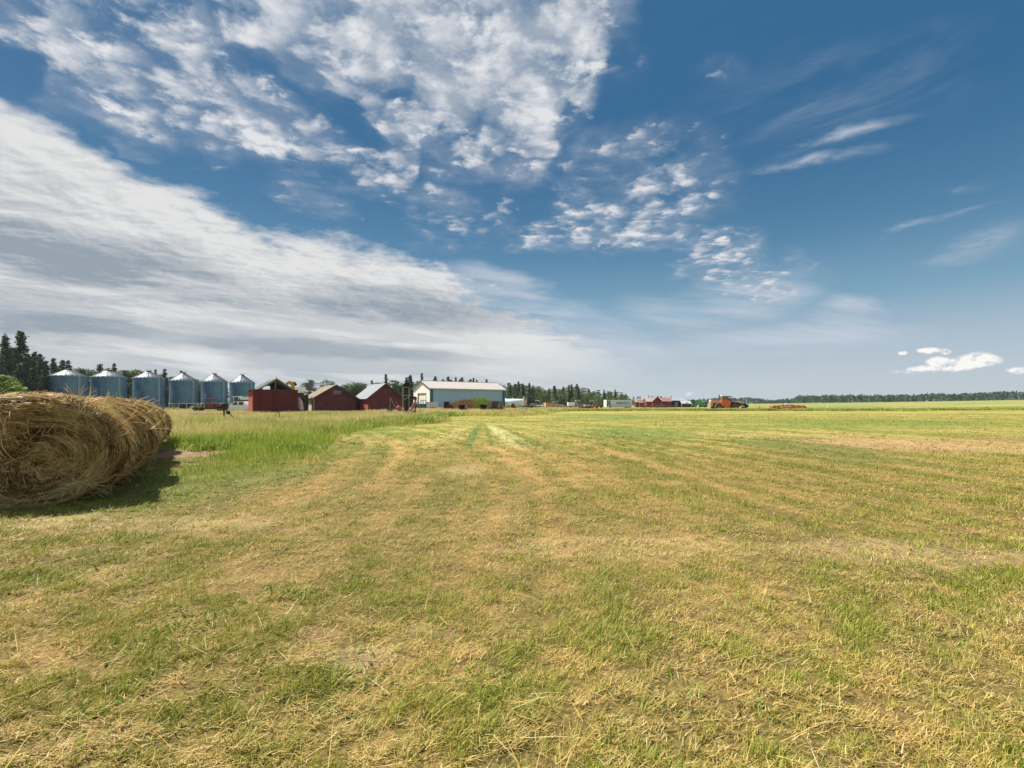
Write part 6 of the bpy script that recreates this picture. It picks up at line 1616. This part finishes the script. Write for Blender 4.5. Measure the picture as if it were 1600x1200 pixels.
# behind the red sheds
B_ = [(484, 170, 591, 'l'), (478, 168, 594, 'l'), (489, 172, 594, 'l'), (503, 175, 594, 'l'), (510, 172, 591, 'l'), (518, 176, 593, 'l'), (538, 150, 598, 'l'), (545, 152, 595.5, 'l'), (553, 150, 594, 'l'), (562, 152, 594.5, 'l'), (566, 154, 597, 'l'), (571, 156, 603, 'l'),
      (581, 190, 594, 's'), (586, 196, 597, 'l'), (591, 196, 596, 'l'), (603, 190, 584, 's'), (599, 198, 595, 'l'), (608, 200, 597, 's'), (614, 196, 592, 'l'), (619, 196, 592, 'l'), (624, 200, 595, 'l'), (629, 198, 596, 'l'), (635, 205, 589, 's'), (641, 200, 584.5, 's'), (646, 206, 596, 'l'), (652, 210, 594, 's'), (659, 205, 583, 's')]
stand(B_, 'dark spruce rising behind the red sheds and the elevator leg', 'leafy tree behind the red sheds', 'trees behind the red sheds')
stand(auto(535, 665, 16, 215, 235, [(535, 612), (590, 602), (665, 602)], 0.3, 5, 8), 'small spruce at the back of the trees behind the red sheds', 'small leafy tree at the back behind the red sheds', 'back row behind the red sheds')
# spruce tops over the steel shed
C_ = [(680, 190, 586.5, 's'), (692, 192, 592, 's'), (700, 195, 587, 's'), (705, 198, 593, 's'), (712, 192, 589, 's'), (719, 195, 591, 's'), (722, 196, 589, 's'), (735, 192, 591, 's'), (740, 194, 590, 's'), (745, 194, 593, 's'), (760, 196, 592, 's'), (775, 198, 597, 's'), (781, 198, 598, 'l'), (668, 196, 595, 'l'), (728, 200, 597, 'l'), (752, 200, 597, 'l')]
stand(C_, 'spruce whose top shows above the steel shed roof', 'leafy tree just topping the steel shed roof', 'trees behind the steel shed')
# the wood right of the steel shed
D_ = auto(786, 984, 62, 215, 262, [(786, 600), (800, 600), (812, 598), (826, 600), (845, 603), (868, 606), (880, 603), (893, 600), (905, 603), (915, 606), (930, 609), (940, 611), (960, 609), (975, 613), (984, 620)], 0.2, 4, 21)
D_ += [(797, 205, 598, 's'), (810, 205, 594.5, 's'), (817, 208, 600, 's'), (827, 206, 597, 's'), (832, 208, 604, 's'), (841, 205, 602, 'l'), (858, 210, 606, 's'), (867, 212, 602, 's'), (889, 205, 601.5, 's'), (893, 206, 600, 's'), (904, 208, 604, 's'), (944, 220, 609, 's'), (961, 220, 608.5, 's'), (935, 222, 608, 'l'), (971, 225, 612, 'l'), (978, 228, 614, 'l')]
D_ += auto(786, 975, 34, 200, 212, [(786, 612), (860, 614), (975, 619)], 0.1, 5, 23)
stand(D_, 'spruce standing in the wood right of the steel shed', 'leafy tree standing in the wood right of the steel shed', 'wood right of the steel shed')
# small trees over the far red granaries
E_ = [(990, 300, 619, 'l'), (996.5, 300, 618.5, 's'), (1000, 302, 618.5, 's'), (1014, 300, 617.5, 's'), (1019, 305, 618, 's'), (1023, 305, 619.5, 's'), (1028.5, 300, 617.5, 's'), (1034.5, 308, 620, 's'), (1039, 305, 620, 's'), (1048.5, 300, 618.8, 's'), (1055, 310, 622, 's'),
      (1061, 300, 621, 'l'), (1065, 300, 621, 'l'), (1069, 300, 622, 'l'), (1073, 302, 624, 'l'), (1007, 310, 622, 'l'), (1044, 312, 622, 'l')]
stand(E_, 'small dark spruce beyond the far red granaries', 'small leafy tree beyond the far red granaries', 'trees beyond the far granaries')

# the distant wood closing the field: one mass
r = np.random.RandomState(404); CC = []; RR_ = []; SS = []; DD = []
segs_px = []
x = 985.0
while x < 1760:
    Yd = float(np.interp(x, [985, 1240, 1250, 1760], [640, 700, 560, 520])) + r.uniform(-25, 25)
    ty = float(np.interp(x, [985, 1080, 1130, 1175, 1200, 1238, 1243, 1250, 1300, 1400, 1500, 1600, 1760], [624, 625, 622, 622, 624, 623.5, 621, 618, 618, 617, 615, 612, 611])) + r.uniform(-0.9, 2.4) + 1.8 * (float(fbm(np.array([x * 0.05]), np.array([3.3]), 2)[0]) - 0.5)
    spike = r.rand() < (0.5 if x < 1200 else 0.15)
    p = at(x, Yd); h = max(3.5, CAMH + (HY - ty) / F * Yd - p.z); 
    if spike: h *= 1.12
    m_ = 90; t_ = r.rand(m_) ** 0.8
    wdt = h * (0.16 if spike else 0.30) * ((1 - t_) if spike else np.sqrt(np.clip(1 - (t_ * 1.0) ** 3, 0.03, 1)))
    a = r.uniform(0, 6.28, m_); q = np.sqrt(r.rand(m_))
    CC.append(np.stack([p.x + np.cos(a) * q * wdt, p.y + np.sin(a) * q * wdt, p.z + h * t_], 1)); RR_.append(np.clip(r.uniform(0.1, 0.7) + r.normal(0, 0.15, m_), 0, 1)); SS.append(r.uniform(0.9, 2.0, m_) * (0.75 if spike else 1))
    x += (1.9 if x < 1240 else 2.6) * r.uniform(0.2, 1.4) * 0.75
me = leaf_mesh('distant_wood', np.concatenate(CC), np.concatenate(SS), np.concatenate(RR_), leaf_mat('distant_leaves', (0.040, 0.085, 0.045), (0.095, 0.155, 0.070), tr=0.1), 5, 0.8)  # bluer green, some of the far haze tinted into the leaves
o = bpy.data.objects.new('distant_wood', me); COL.objects.link(o)
tag(o, 'low dark wood along the far edge of the open field', 'wood', kind='stuff')

# ------------------------------------------------------------------ summer air: one thin box of haze round everything
hm = bpy.data.materials.new('summer_haze'); hm.use_nodes = True
hn = hm.node_tree; hn.nodes.clear()
ho = hn.nodes.new('ShaderNodeOutputMaterial'); pv = hn.nodes.new('ShaderNodeVolumePrincipled')
pv.inputs['Color'].default_value = (0.72, 0.85, 1.0, 1); pv.inputs['Density'].default_value = 0.00014; pv.inputs['Anisotropy'].default_value = 0.3
hn.links.new(pv.outputs[0], ho.inputs['Volume'])
b = MB(); b.box(-4700, 4700, -4700, 4700, -1.5, 40)
o = b.build('haze', hm); tag(o, 'thin summer haze over the whole farm', 'haze', kind='stuff')
